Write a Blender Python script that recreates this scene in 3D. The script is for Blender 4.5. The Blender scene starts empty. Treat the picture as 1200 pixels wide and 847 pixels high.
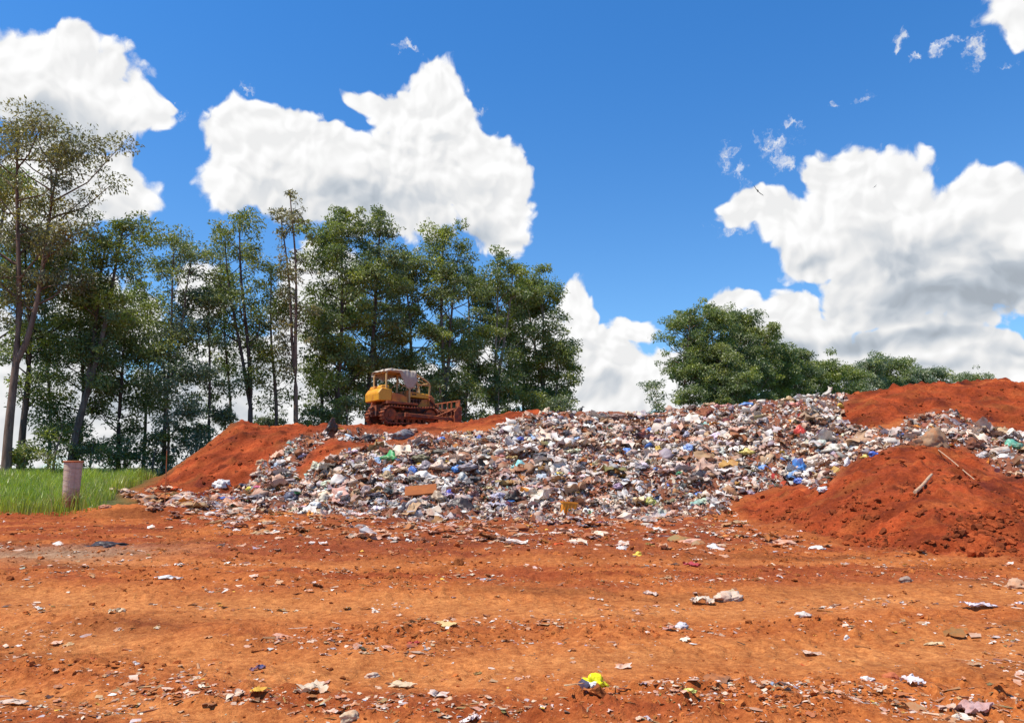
import bpy, bmesh, math, random
import numpy as np
from mathutils import Vector, Matrix

rnd = random.Random(7)
RNG = np.random.default_rng(11)
sc = bpy.context.scene
COL = sc.collection
TH = math.radians(8.14)
S_, C_ = math.sin(TH), math.cos(TH)
F = 870.0
EYE = 1.6

# ------------------------------------------------------------------ noise
_perm = np.random.default_rng(3).permutation(512)
_perm = np.concatenate([_perm, _perm]).astype(np.int64) % 512
_ga = np.random.default_rng(4).random(512) * 2 * np.pi
_g2 = np.stack([np.cos(_ga), np.sin(_ga)], 1)
_g3 = np.random.default_rng(5).normal(size=(512, 3)); _g3 /= np.linalg.norm(_g3, axis=1)[:, None]

def n2(x, y, seed=0):
    x = np.asarray(x, float) + seed * 17.31; y = np.asarray(y, float) - seed * 9.77
    xi = np.floor(x).astype(np.int64); yi = np.floor(y).astype(np.int64)
    xf = x - xi; yf = y - yi
    u = xf * xf * xf * (xf * (xf * 6 - 15) + 10); v = yf * yf * yf * (yf * (yf * 6 - 15) + 10)
    def g(ix, iy, dx, dy):
        h = _perm[(_perm[(xi + ix) & 511] + yi + iy) & 511]
        q = _g2[h]
        return q[..., 0] * dx + q[..., 1] * dy
    a = g(0, 0, xf, yf); b = g(1, 0, xf - 1, yf); c = g(0, 1, xf, yf - 1); d = g(1, 1, xf - 1, yf - 1)
    return ((a + u * (b - a)) * (1 - v) + (c + u * (d - c)) * v) * 1.5

def n3(p, seed=0):
    p = np.asarray(p, float) + seed * np.array([13.1, 7.7, 3.9])
    pi = np.floor(p).astype(np.int64); pf = p - pi
    w = pf * pf * pf * (pf * (pf * 6 - 15) + 10)
    out = 0
    for i in (0, 1):
        for j in (0, 1):
            for k in (0, 1):
                h = _perm[(_perm[(_perm[(pi[..., 0] + i) & 511] + pi[..., 1] + j) & 511] + pi[..., 2] + k) & 511]
                d = _g3[h]
                dot = d[..., 0] * (pf[..., 0] - i) + d[..., 1] * (pf[..., 1] - j) + d[..., 2] * (pf[..., 2] - k)
                out = out + dot * (w[..., 0] if i else 1 - w[..., 0]) * (w[..., 1] if j else 1 - w[..., 1]) * (w[..., 2] if k else 1 - w[..., 2])
    return out * 1.6

def fbm2(x, y, oct=4, seed=0, gain=0.5):
    s = 0; a = 1; t = 0
    for o in range(oct):
        s = s + a * n2(x * 2 ** o, y * 2 ** o, seed + o * 3); t += a; a *= gain
    return s / t

def sstep(a, b, x):
    t = np.clip((x - a) / (b - a), 0, 1); return t * t * (3 - 2 * t)

# ------------------------------------------------------------------ camera geometry helpers (world rays of photo points)
def pix_z(py, Y):
    b = (423.5 - py) / F
    return EYE + Y / (C_ - b * S_) * (S_ + b * C_)
def pix_x(px, py, Y):
    b = (423.5 - py) / F
    return Y / (C_ - b * S_) * ((px - 600) / F)
def project(x, y, z):
    d = y * C_ + (z - EYE) * S_
    up = -y * S_ + (z - EYE) * C_
    d = np.where(d > 0.05, d, 0.05)
    return 600 + F * x / d, 423.5 - F * up / d

# ------------------------------------------------------------------ terrain table: columns of (distance, photo row) -> height
B = 'z'
cols = {
 -900: [(24, B, 0), (48, B, .7), (70, B, .4)],
 -200: [(24, B, 0), (46, B, .75), (70, B, .4)],
 0:   [(23, B, 0), (30, B, .12), (46, B, .8), (56, B, .7), (80, B, .2)],
 110: [(24, B, 0), (30, B, .2), (44, B, .75), (56, B, .7), (80, B, .2)],
 160: [(25, B, 0), (33, 577), (38, 572), (46, B, .85), (58, B, .6), (80, B, .2)],
 185: [(25, 605), (33, 576), (37, 565), (39, 563), (46, B, .8), (58, B, .5), (80, B, .2)],
 210: [(25, 604), (33, 576), (38.5, 545), (40, 545), (47, B, .8), (60, B, .5), (80, B, .2)],
 245: [(25, 604), (32.5, 578), (40, 521), (41.5, 521), (50, B, .8), (60, B, .4), (80, B, .2)],
 272: [(25, 605), (32, 581), (41, 498), (42, 497), (52, B, .8), (62, B, .4), (80, B, .2)],
 285: [(25, 605), (31.5, 583), (41, 493), (42.5, 493), (54, B, .8), (62, B, .4), (80, B, .2)],
 300: [(25, 605), (31, 586), (41, 500), (43, 499), (56, B, 1.2), (66, B, .4), (80, B, .2)],
 318: [(25, 605), (30.5, 589), (40, 503), (43, 501), (58, B, 2), (70, B, .4), (80, B, .2)],
 350: [(25, 606), (30, 592), (40, 500), (43, 497), (56, B, 3.2), (70, B, .4), (80, B, .2)],
 395: [(25, 607), (28.5, 598), (39, 503), (42, 500), (60, B, 3.8), (74, B, .4), (90, B, .2)],
 430: [(25, 607), (28, 598), (36, 524), (39, 507), (42, 498), (60, B, 4.0), (74, B, .4), (90, B, .2)],
 480: [(24.5, 609), (27, 600), (36, 515), (38.5, 505), (41.5, 498), (60, B, 4.0), (76, B, .4), (90, B, .2)],
 545: [(24.5, 609), (27, 600), (37, 504), (39.5, 497), (42, 494), (60, B, 4.0), (76, B, .4), (90, B, .2)],
 580: [(24.5, 609), (27, 600), (37.5, 497), (41, 490), (43, 488), (60, B, 4.1), (76, B, .4), (90, B, .2)],
 615: [(24.5, 608), (27, 600), (38, 491), (42, 482), (44, 482), (60, B, 4.1), (76, B, .4), (90, B, .2)],
 645: [(24.5, 607), (27, 600), (38, 488), (42, 483), (44, 484), (60, B, 4.0), (76, B, .4), (90, B, .2)],
 690: [(24.5, 606), (27, 600), (38, 489), (40.5, 486), (43, 487), (60, B, 4.0), (76, B, .4), (90, B, .2)],
 760: [(24.5, 604), (27, 598), (38, 489), (40, 486), (44, 488), (60, B, 4.0), (76, B, .4), (90, B, .2)],
 800: [(24.5, 603), (27, 596), (37.5, 486), (40, 482), (44, 485), (60, B, 4.0), (76, B, .4), (90, B, .2)],
 850: [(24, 606), (27, 590), (37, 481), (40, 478), (44, 482), (60, B, 4.1), (76, B, .4), (90, B, .2)],
 880: [(23, 609), (26, 590), (27.5, 582), (37, 478), (40, 475), (44, 480), (60, B, 4.1), (76, B, .4), (90, B, .2)],
 910: [(21, 613), (25, 584), (27, 578), (36.5, 477), (40, 472), (60, B, 4.2), (76, B, .4), (90, B, .2)],
 940: [(19.9, 620), (24, 584), (26, 572), (28, 568), (36, 478), (39, 469), (60, B, 4.4), (76, B, .4), (90, B, .2)],
 980: [(17.8, 630), (22.5, 576), (24.5, 556), (27, 556), (30, 530), (35, 482), (39, 463), (60, B, 4.6), (76, B, .4), (90, B, .2)],
 1010: [(17, 633), (22, 562), (24.4, 543), (26, 542), (29, 520), (34, 485), (38.5, 459), (60, B, 4.8), (78, B, .4), (90, B, .2)],
 1045: [(16, 638), (21.3, 558), (23.6, 539), (25.5, 538), (28, 519), (31, 502), (38, 457), (40, 455), (60, B, 5), (78, B, .4), (90, B, .2)],
 1100: [(15.2, 641), (20.3, 566), (23.3, 546), (26, 539), (28, 519), (31, 494), (38, 452), (40, 450), (60, B, 5.2), (78, B, .4), (90, B, .2)],
 1170: [(14.6, 647), (20, 575), (24, 551), (27, 540), (30, 513), (32, 500), (38, 446), (40, 445), (60, B, 5.4), (78, B, .4), (90, B, .2)],
 1210: [(14.1, 652), (19.5, 588), (23, 561), (27, 545), (31, 506), (38, 447), (40, 446), (60, B, 5.4), (78, B, .4), (90, B, .2)],
 1300: [(12.5, 680), (18.5, 600), (24, 565), (30, 520), (38, 452), (41, 450), (60, B, 5), (80, B, .4), (90, B, .2)],
 1550: [(13, B, 0), (24, B, 1.0), (38, B, 3.6), (50, B, 3.6), (70, B, .6), (90, B, .2)],
 2100: [(15, B, 0), (30, B, .6), (45, B, 1.4), (60, B, .6), (90, B, .2)],
}
TY = np.arange(0, 100.01, .25)
kk = sorted(cols)
TU0 = np.array([(k - 600) / F / 1.003 for k in kk])
rows = []
for k in kk:
    ys = [0.0, max(6.0, cols[k][0][0] - 5)]; zs = [0.0, 0.0]
    for e in cols[k]:
        ys.append(e[0]); zs.append(e[2] if e[1] == B else float(pix_z(e[1], e[0])))
    if cols[k][0][1] != B: zs[2] = max(0.0, zs[2]) if abs(zs[2]) < .12 else zs[2]
    ys.append(100); zs.append(0.0)
    rows.append(np.interp(TY, ys, zs))
rows = np.array(rows)
TU = np.arange(-1.75, 1.751, .005)
T = np.array([np.interp(TU, TU0, rows[:, j]) for j in range(len(TY))]).T   # [u, y]
def blur(a, n, ax):
    for _ in range(2):
        p = np.pad(a, [(n, n) if i == ax else (0, 0) for i in range(a.ndim)], mode='edge')
        c = np.cumsum(p, axis=ax); z = np.zeros_like(np.take(c, [0], axis=ax)); c = np.concatenate([z, c], axis=ax)
        L = a.shape[ax]
        a = (np.take(c, np.arange(2 * n + 1, 2 * n + 1 + L), axis=ax) - np.take(c, np.arange(0, L), axis=ax)) / (2 * n + 1)
    return a
T = blur(blur(T, 1, 0), 1, 1)

def base_h(x, y):
    x = np.asarray(x, float); y = np.asarray(y, float)
    ys = np.maximum(y, .5)
    u = np.clip(x / ys, TU[0], TU[-1]); uu = (u - TU[0]) / .005; yy = np.clip(ys, 0, 99.9) / .25
    i = np.clip(uu.astype(int), 0, len(TU) - 2); j = np.clip(yy.astype(int), 0, len(TY) - 2)
    fu = uu - i; fy = yy - j
    z = (T[i, j] * (1 - fu) + T[i + 1, j] * fu) * (1 - fy) + (T[i, j + 1] * (1 - fu) + T[i + 1, j + 1] * fu) * fy
    return np.where(y < .5, 0, z)

# rasters of where rubbish lies and where the dug red earth lies
def inpoly(px, py, poly):
    r = np.zeros(px.shape, bool); n = len(poly); j = n - 1
    for i in range(n):
        xi, yi = poly[i]; xj, yj = poly[j]
        if yi != yj:
            c = ((yi > py) != (yj > py)) & (px < (xj - xi) * (py - yi) / (yj - yi) + xi)
            r ^= c
        j = i
    return r
P_MAIN = [(340, 603), (345, 575), (362, 552), (385, 538), (405, 528), (432, 525), (447, 520), (470, 520), (492, 511), (520, 506), (565, 507), (600, 498), (622, 489), (640, 486), (700, 483), (760, 480), (800, 476), (850, 473), (900, 467), (960, 460), (1000, 458), (992, 468), (984, 480), (990, 503), (1012, 511), (1045, 513), (1047, 524), (1010, 535), (988, 545), (975, 562), (955, 572), (930, 566), (900, 572), (872, 582), (855, 590), (852, 605), (800, 606), (700, 609), (600, 610), (500, 612), (420, 608)]
P_STRAND = [(262, 582), (290, 562), (318, 535), (350, 512), (392, 502), (398, 508), (368, 524), (345, 548), (350, 560), (380, 568), (372, 605), (290, 602)]
P_DOZ = [(390, 507), (402, 505), (440, 506), (490, 506), (480, 510), (450, 514), (430, 518), (402, 517)]
P_RIGHT = [(985, 500), (1050, 505), (1066, 488), (1090, 482), (1118, 486), (1145, 500), (1215, 512), (1215, 560), (1180, 552), (1160, 545), (1130, 522), (1098, 528), (1060, 522), (1020, 525), (985, 530)]
P_LOW = [(130, 577), (200, 574), (280, 580), (300, 612), (220, 604), (170, 592)]
P_RED = [[(160, 580), (285, 488), (330, 492), (400, 494), (560, 488), (640, 476), (700, 480), (700, 488), (620, 492), (580, 500), (540, 500), (470, 512), (440, 520), (400, 524), (360, 548), (345, 562), (270, 586)],
         [(975, 463), (1035, 448), (1170, 438), (1400, 430), (1400, 560), (1120, 490), (1066, 487), (1000, 505), (984, 490)],
         [(855, 600), (880, 585), (930, 570), (975, 565), (1000, 535), (1045, 524), (1120, 524), (1200, 555), (1400, 570), (1400, 680), (1200, 655), (1000, 634), (900, 612)]]
P_GREY = [(420, 600), (430, 560), (440, 540), (470, 520), (520, 520), (560, 545), (600, 555), (620, 580), (590, 606)]
RX, RY = np.meshgrid(np.arange(0, 1400, 4.0), np.arange(400, 848, 2.0), indexing='ij')
def raster(polys, b=2):
    m = np.zeros(RX.shape)
    for p in polys: m = np.maximum(m, inpoly(RX, RY, p).astype(float))
    return blur(blur(m, b, 0), b, 1)
M_TR = raster([P_MAIN, P_STRAND, P_DOZ, P_RIGHT], 1)
M_RED = raster(P_RED, 2)
M_LOW = raster([P_LOW], 3)
def samp(M, px, py):
    i = np.clip((px - 0) / 4.0, 0, M.shape[0] - 1.001); j = np.clip((py - 400) / 2.0, 0, M.shape[1] - 1.001)
    i0 = i.astype(int); j0 = j.astype(int); a = i - i0; b = j - j0
    return (M[i0, j0] * (1 - a) + M[i0 + 1, j0] * a) * (1 - b) + (M[i0, j0 + 1] * (1 - a) + M[i0 + 1, j0 + 1] * a) * b

def path_band(x, y, pts, w):
    # distance from a polyline path given as y(x)
    yy = np.interp(x, [p[0] for p in pts], [p[1] for p in pts])
    return np.exp(-((y - yy) / w) ** 2)
def track_mask(x, y):
    wob = 0.35 * n2(x * .35, y * .35, 5)
    a = path_band(x, y + wob, [(-14, 14), (-6, 9.5), (-2, 9.3), (2, 9.4), (8, 10.2), (14, 11.5)], .95)
    b = path_band(x, y + wob, [(-12, 11), (-5, 7.6), (-2, 6.6), (2, 6.7), (6, 7.3), (12, 8.8)], .72)
    c = path_band(x, y + wob, [(-14, 9.0), (-5, 5.9), (-2, 5.1), (2, 4.6), (6, 4.9)], .3)
    d = path_band(x, y + wob, [(-20, 17), (-8, 13.5), (-3, 12.6), (3, 13), (9, 14)], .55) * .55
    return np.clip(np.maximum.reduce([a, b, c * .8, d]), 0, 1)

def detail(x, y, zb):
    px, py = project(x, y, zb)
    tr = samp(M_TR, px, py) * (y > 18) * (y < 47); red = samp(M_RED, px, py) * (y > 12) * (y < 50)
    low = samp(M_LOW, px, py) * (y > 18) * (y < 47)
    tk = track_mask(x, y)
    near = sstep(70, 50, y) * (y > -2)
    rough = (1 - .8 * tk)
    rid = 1 - np.abs(fbm2(x * 1.3, y * 1.3, 3, 21)) * 3
    h = .10 * fbm2(x * .18, y * .18, 2, 1) + rough * (.09 * fbm2(x * .9, y * .9, 3, 2) + .06 * fbm2(x * 3.3, y * 3.3, 4, 7, .65)) - .07 * tk
    tread = np.clip(np.sin(x * 27 + 5 * np.abs(((y * 2.2 + .5 * n2(x * .35, y * .35, 5)) % 1) - .5)) * 3, -1, 1) * sstep(-.05, .25, n2(x * .5, y * 1.2, 61)) * (tk > .45) * (y < 16)
    h = h + .008 * tread
    clod = np.maximum(0, n2(x * 6.5, y * 6.5, 31) - .25) * np.maximum(0, n2(x * .7, y * .7, 33) + .25)
    h = h + rough * .16 * clod
    h = h + red * (.26 * n2(x * .42, y * .42, 10) - .06 + .20 * fbm2(x * .8, y * .8, 4, 12) + .26 * np.maximum(0, n2(x * 2.2, y * 2.2, 14) - .2) + .06 * fbm2(x * 5, y * 5, 3, 15, .7))
    # dozer ruts on the right spoil heap and left heap flanks
    rr = sstep(4.5, 7, x) * sstep(20, 17, y) * red
    h = h + rr * .16 * np.sin((y * 1.0 + x * .75 + .8 * n2(x * .4, y * .4, 40)) * 4.2) * (.5 + n2(x * .5, y * .5, 41))
    rl = red * sstep(-8, -12, x)
    h = h + rl * .05 * np.sin((x * .8 - y * .45) * 5 + 2 * n2(x * .5, y * .5, 44))
    h = h + tr * (.38 * fbm2(x * .75, y * .75, 3, 50) + .15 * n2(x * 2.3, y * 2.3, 51))
    h = h + low * .08 * fbm2(x * 1.5, y * 1.5, 3, 55)
    berm = np.exp(-((y - (24.5 + .25 * np.abs(x + 15))) / 1.0) ** 2) * sstep(-10, -12, x) * (x > -30)
    h = h + .13 * berm * (1 + .9 * n2(x * .9, y * .9, 60))
    hh = np.exp(-(((x + 12.2) / 1.6) ** 2 + ((y - 24.6) / .8) ** 2)) * .30
    return h * near + hh, tr, red, low, tk

def H(x, y):
    zb = base_h(x, y)
    return zb + detail(np.asarray(x, float), np.asarray(y, float), zb)[0]

def hit(px, py):
    """where the sight lines of the photograph meet the ground"""
    px = np.atleast_1d(np.asarray(px, float)); py = np.atleast_1d(np.asarray(py, float))
    b = (423.5 - py) / F; dy = C_ - b * S_; dz = (S_ + b * C_) / dy; dx = ((px - 600) / F) / dy
    Y = np.geomspace(3.5, 62, 420)
    out = np.full(px.shape, np.nan)
    for s in range(0, len(px), 4000):
        sl = slice(s, s + 4000)
        g = base_h(dx[sl, None] * Y, np.broadcast_to(Y, (len(dx[sl]), len(Y)))) - (EYE + dz[sl, None] * Y)
        f = np.argmax(g > 0, axis=1); ok = g.max(axis=1) > 0
        f = np.maximum(f, 1); r = np.arange(len(f))
        g0 = g[r, f - 1]; g1 = g[r, f]
        t = np.clip(-g0 / (g1 - g0 + 1e-9), 0, 1)
        yy = Y[f - 1] + t * (Y[f] - Y[f - 1])
        out[sl] = np.where(ok, yy, np.nan)
    return dx * out, out

# ------------------------------------------------------------------ object helpers
def tag(o, label=None, cat=None, group=None, kind=None):
    if label: o['label'] = label
    if cat: o['category'] = cat
    if group: o['group'] = group
    if kind: o['kind'] = kind
    return o

def mesh_np(name, V, faces, col=None, smooth=True, mats=()):
    """V (n,3); faces: list of int arrays (m,k)"""
    me = bpy.data.meshes.new(name)
    V = np.asarray(V, np.float32)
    me.vertices.add(len(V)); me.vertices.foreach_set('co', V.ravel())
    faces = [np.asarray(f, np.int32) for f in faces if len(f)]
    loops = np.concatenate([f.ravel() for f in faces])
    tot = np.concatenate([np.full(len(f), f.shape[1], np.int32) for f in faces])
    st = np.concatenate([[0], np.cumsum(tot)[:-1]]).astype(np.int32)
    me.loops.add(len(loops)); me.loops.foreach_set('vertex_index', loops)
    me.polygons.add(len(tot)); me.polygons.foreach_set('loop_start', st)
    try: me.polygons.foreach_set('loop_total', tot)
    except Exception: pass
    me.polygons.foreach_set('use_smooth', np.full(len(tot), smooth, bool))
    for m in mats: me.materials.append(m)
    if col is not None:
        a = me.color_attributes.new('Col', 'FLOAT_COLOR', 'POINT')
        c = np.ones((len(V), 4), np.float32); c[:, :3] = col
        a.data.foreach_set('color', c.ravel())
    me.update(calc_edges=True); me.validate()
    return me

def link(name, me, parent=None, loc=(0, 0, 0), rot=(0, 0, 0), scale=(1, 1, 1)):
    o = bpy.data.objects.new(name, me); COL.objects.link(o)
    o.location = loc; o.rotation_euler = rot; o.scale = scale
    if parent is not None: o.parent = parent
    return o
def empty(name, loc, rz=0):
    o = bpy.data.objects.new(name, None); COL.objects.link(o); o.location = loc; o.rotation_euler = (0, 0, rz)
    o.empty_display_size = .2
    return o

class MB:
    """collects boxes, tubes and prisms; build() links them as one mesh"""
    def __init__(s): s.v = []; s.f = []
    def add(s, vs, fs):
        n = len(s.v); s.v += [tuple(v) for v in vs]; s.f += [tuple(i + n for i in f) for f in fs]
    def box(s, c, d, rot=None):
        vs = [Vector((a * d[0] / 2, b * d[1] / 2, e * d[2] / 2)) for a in (-1, 1) for b in (-1, 1) for e in (-1, 1)]
        if rot is not None: vs = [rot @ v for v in vs]
        c = Vector(c)
        s.add([v + c for v in vs], [(0, 1, 3, 2), (4, 6, 7, 5), (0, 4, 5, 1), (2, 3, 7, 6), (0, 2, 6, 4), (1, 5, 7, 3)])
    def beam(s, a, b, w, h):
        a = Vector(a); b = Vector(b); d = b - a
        q = d.to_track_quat('X', 'Z').to_matrix()
        s.box((a + b) / 2, (d.length, w, h), q)
    def tube(s, pts, r, n=10, cap=True):
        pts = [Vector(p) for p in pts]; rs = r if isinstance(r, (list, tuple)) else [r] * len(pts)
        base = len(s.v); up = Vector((0, 0, 1))
        prev = None
        for i, p in enumerate(pts):
            d = (pts[min(i + 1, len(pts) - 1)] - pts[max(i - 1, 0)]).normalized()
            if prev is None:
                a = d.cross(up if abs(d.z) < .9 else Vector((1, 0, 0))).normalized()
            else:
                a = (prev - d * prev.dot(d)).normalized()
            prev = a; b = d.cross(a)
            for k in range(n):
                t = 2 * math.pi * k / n
                s.v.append(tuple(p + (a * math.cos(t) + b * math.sin(t)) * rs[i]))
        for i in range(len(pts) - 1):
            for k in range(n):
                k2 = (k + 1) % n
                s.f.append((base + i * n + k, base + i * n + k2, base + (i + 1) * n + k2, base + (i + 1) * n + k))
        if cap:
            s.f.append(tuple(base + k for k in range(n))[::-1]); s.f.append(tuple(base + (len(pts) - 1) * n + k for k in range(n)))
    def prism(s, prof, y0, y1):
        """side profile (x,z) swept along y"""
        n = len(prof); vs = [(p[0], y0, p[1]) for p in prof] + [(p[0], y1, p[1]) for p in prof]
        fs = [tuple(range(n)), tuple(range(2 * n - 1, n - 1, -1))]
        for i in range(n):
            j = (i + 1) % n; fs.append((i, i + n, j + n, j))
        s.add(vs, fs)
    def build(s, name, mat, parent=None, bevel=0, smooth=False):
        me = bpy.data.meshes.new(name); me.from_pydata(s.v, [], s.f); me.materials.append(mat)
        bm = bmesh.new(); bm.from_mesh(me); bmesh.ops.recalc_face_normals(bm, faces=bm.faces)
        if bevel: bmesh.ops.bevel(bm, geom=list(bm.edges), offset=bevel, segments=1, affect='EDGES', clamp_overlap=True)
        bm.to_mesh(me); bm.free()
        if smooth:
            for p in me.polygons: p.use_smooth = True
            try: me.set_sharp_from_angle(angle=math.radians(40))
            except Exception: pass
        return link(name, me, parent)

# ------------------------------------------------------------------ materials
def newmat(name):
    m = bpy.data.materials.new(name); m.use_nodes = True; nt = m.node_tree; nt.nodes.clear()
    o = nt.nodes.new('ShaderNodeOutputMaterial'); p = nt.nodes.new('ShaderNodeBsdfPrincipled')
    nt.links.new(p.outputs[0], o.inputs[0]); return m, nt, p, o
def N(nt, t, **kw):
    n = nt.nodes.new(t)
    for k, v in kw.items():
        if k.startswith('i_'): n.inputs[k[2:].replace('_', ' ')].default_value = v
        else: setattr(n, k, v)
    return n
def noise(nt, scale, detail=4, rough=.6, vec=None, dist=0):
    n = N(nt, 'ShaderNodeTexNoise'); n.inputs['Scale'].default_value = scale; n.inputs['Detail'].default_value = detail
    n.inputs['Roughness'].default_value = rough; n.inputs['Distortion'].default_value = dist
    if vec is not None: nt.links.new(vec, n.inputs['Vector'])
    return n
def ramp(nt, src, a, b, ca=(0, 0, 0, 1), cb=(1, 1, 1, 1)):
    r = N(nt, 'ShaderNodeValToRGB'); r.color_ramp.elements[0].position = a; r.color_ramp.elements[1].position = b
    r.color_ramp.elements[0].color = ca; r.color_ramp.elements[1].color = cb; nt.links.new(src, r.inputs[0]); return r
def mix(nt, fac, a, b, mode='MIX'):
    m = N(nt, 'ShaderNodeMix', data_type='RGBA', blend_type=mode)
    for s, v in ((m.inputs[0], fac), (m.inputs[6], a), (m.inputs[7], b)):
        if hasattr(v, 'is_linked'): nt.links.new(v, s)
        else: s.default_value = v if not isinstance(v, tuple) else (*v[:3], 1)
    return m.outputs[2]
def bump(nt, h, strength, dist, p):
    b = N(nt, 'ShaderNodeBump'); b.inputs['Strength'].default_value = strength; b.inputs['Distance'].default_value = dist
    nt.links.new(h, b.inputs['Height']); nt.links.new(b.outputs[0], p.inputs['Normal']); return b

SOIL_RED = (.295, .052, .012); SOIL_OR = (.50, .152, .034); SOIL_PALE = (.57, .215, .058)

def mat_soil():
    m, nt, p, o = newmat('red_earth')
    at = N(nt, 'ShaderNodeAttribute', attribute_name='Col'); tc = N(nt, 'ShaderNodeTexCoord')
    v = tc.outputs['Object']
    n1 = noise(nt, 9, 6, .7, v); n2_ = noise(nt, 1.1, 5, .6, v); n3_ = noise(nt, 45, 3, .7, v)
    c = mix(nt, ramp(nt, n1.outputs[0], .36, .66).outputs[0], (.70, .60, .55), (1.15, 1.2, 1.25))
    n4_ = noise(nt, 30, 4, .75, v)
    c = mix(nt, 1.0, c, mix(nt, ramp(nt, n4_.outputs[0], .36, .64).outputs[0], (.76, .66, .62), (1.15, 1.2, 1.25)), 'MULTIPLY')
    c1 = mix(nt, 1.0, at.outputs[0], c, 'MULTIPLY')
    c2 = mix(nt, ramp(nt, n2_.outputs[0], .3, .7).outputs[0], (.82, .78, .75), (1.12, 1.15, 1.2))
    c3 = mix(nt, 1.0, c1, c2, 'MULTIPLY')
    # straw, grit and specks of paper trodden into the earth
    vo = N(nt, 'ShaderNodeTexVoronoi'); vo.inputs['Scale'].default_value = 30; nt.links.new(v, vo.inputs['Vector'])
    sp = ramp(nt, vo.outputs['Distance'], .10, .18, (1, 1, 1, 1), (0, 0, 0, 1))
    pick = ramp(nt, noise(nt, 2.3, 4, .7, v).outputs[0], .50, .66)
    sep = N(nt, 'ShaderNodeSeparateColor'); nt.links.new(vo.outputs['Color'], sep.inputs[0])
    g = N(nt, 'ShaderNodeMath', operation='GREATER_THAN'); nt.links.new(sep.outputs[0], g.inputs[0]); g.inputs[1].default_value = .40
    m1 = N(nt, 'ShaderNodeMath', operation='MULTIPLY'); nt.links.new(sp.outputs[0], m1.inputs[0]); nt.links.new(g.outputs[0], m1.inputs[1])
    m2 = N(nt, 'ShaderNodeMath', operation='MULTIPLY'); nt.links.new(m1.outputs[0], m2.inputs[0]); nt.links.new(pick.outputs[0], m2.inputs[1])
    m3 = N(nt, 'ShaderNodeMath', operation='MULTIPLY'); nt.links.new(m2.outputs[0], m3.inputs[0]); nt.links.new(at.outputs['Alpha'], m3.inputs[1])
    c4 = mix(nt, m3.outputs[0], c3, mix(nt, sep.outputs[1], (.09, .035, .02), (.66, .46, .30)))
    nt.links.new(c4, p.inputs['Base Color']); p.inputs['Roughness'].default_value = .95; p.inputs['Specular IOR Level'].default_value = .15
    ad = N(nt, 'ShaderNodeMath', operation='ADD'); nt.links.new(n1.outputs[0], ad.inputs[0])
    mu = N(nt, 'ShaderNodeMath', operation='MULTIPLY'); nt.links.new(n3_.outputs[0], mu.inputs[0]); mu.inputs[1].default_value = .35
    nt.links.new(mu.outputs[0], ad.inputs[1])
    bump(nt, ad.outputs[0], .8, .06, p)
    return m

def mat_attr(name, rough=.6, dirt=.35, spec=.4, bscale=14, bstr=.3, source='Col', trans=0.0, soil=SOIL_RED, dscale=3.0):
    """colour from the piece itself (attribute or object colour), with patches of red dust"""
    m, nt, p, o = newmat(name)
    if source == 'Col':
        at = N(nt, 'ShaderNodeAttribute', attribute_name='Col').outputs[0]
    else:
        at = N(nt, 'ShaderNodeObjectInfo').outputs['Color']
    tc = N(nt, 'ShaderNodeNewGeometry'); v = tc.outputs['Position']
    n = noise(nt, dscale, 5, .65, v)
    d = ramp(nt, n.outputs[0], .60 - dirt * .4, .80 - dirt * .3)
    mu = N(nt, 'ShaderNodeMath', operation='MULTIPLY'); nt.links.new(d.outputs[0], mu.inputs[0]); mu.inputs[1].default_value = min(1, .45 + dirt)
    c = mix(nt, mu.outputs[0], mix(nt, .06, at, (.46, .24, .12)), soil)
    nt.links.new(c, p.inputs['Base Color']); p.inputs['Roughness'].default_value = rough; p.inputs['Specular IOR Level'].default_value = spec
    b = noise(nt, bscale, 3, .6, v, .6)
    bump(nt, b.outputs[0], bstr, .03, p)
    if trans:
        t = N(nt, 'ShaderNodeBsdfTranslucent'); nt.links.new(c, t.inputs[0])
        ms = N(nt, 'ShaderNodeMixShader'); ms.inputs[0].default_value = trans
        nt.links.new(p.outputs[0], ms.inputs[1]); nt.links.new(t.outputs[0], ms.inputs[2]); nt.links.new(ms.outputs[0], o.inputs[0])
    return m

def mat_paint(name, col, dust=.5, rough=.5, metal=0, soil=(.42, .10, .022), scale=2.5):
    m, nt, p, o = newmat(name)
    tc = N(nt, 'ShaderNodeTexCoord'); v = tc.outputs['Object']
    n = noise(nt, scale, 6, .7, v); n_ = noise(nt, 22, 3, .6, v)
    ge = N(nt, 'ShaderNodeNewGeometry'); sx = N(nt, 'ShaderNodeSeparateXYZ'); nt.links.new(ge.outputs['True Normal'], sx.inputs[0])
    up = N(nt, 'ShaderNodeMath', operation='MULTIPLY_ADD'); nt.links.new(sx.outputs[2], up.inputs[0]); up.inputs[1].default_value = .07
    nt.links.new(n.outputs[0], up.inputs[2])
    d = ramp(nt, up.outputs[0], .68 - dust * .5, .88 - dust * .5)
    c = mix(nt, ramp(nt, n_.outputs[0], .35, .7).outputs[0], tuple(x * .75 for x in col), col)
    c = mix(nt, d.outputs[0], c, soil)
    nt.links.new(c, p.inputs['Base Color']); p.inputs['Roughness'].default_value = rough; p.inputs['Metallic'].default_value = metal
    bump(nt, n_.outputs[0], .25, .01, p)
    return m

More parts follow.
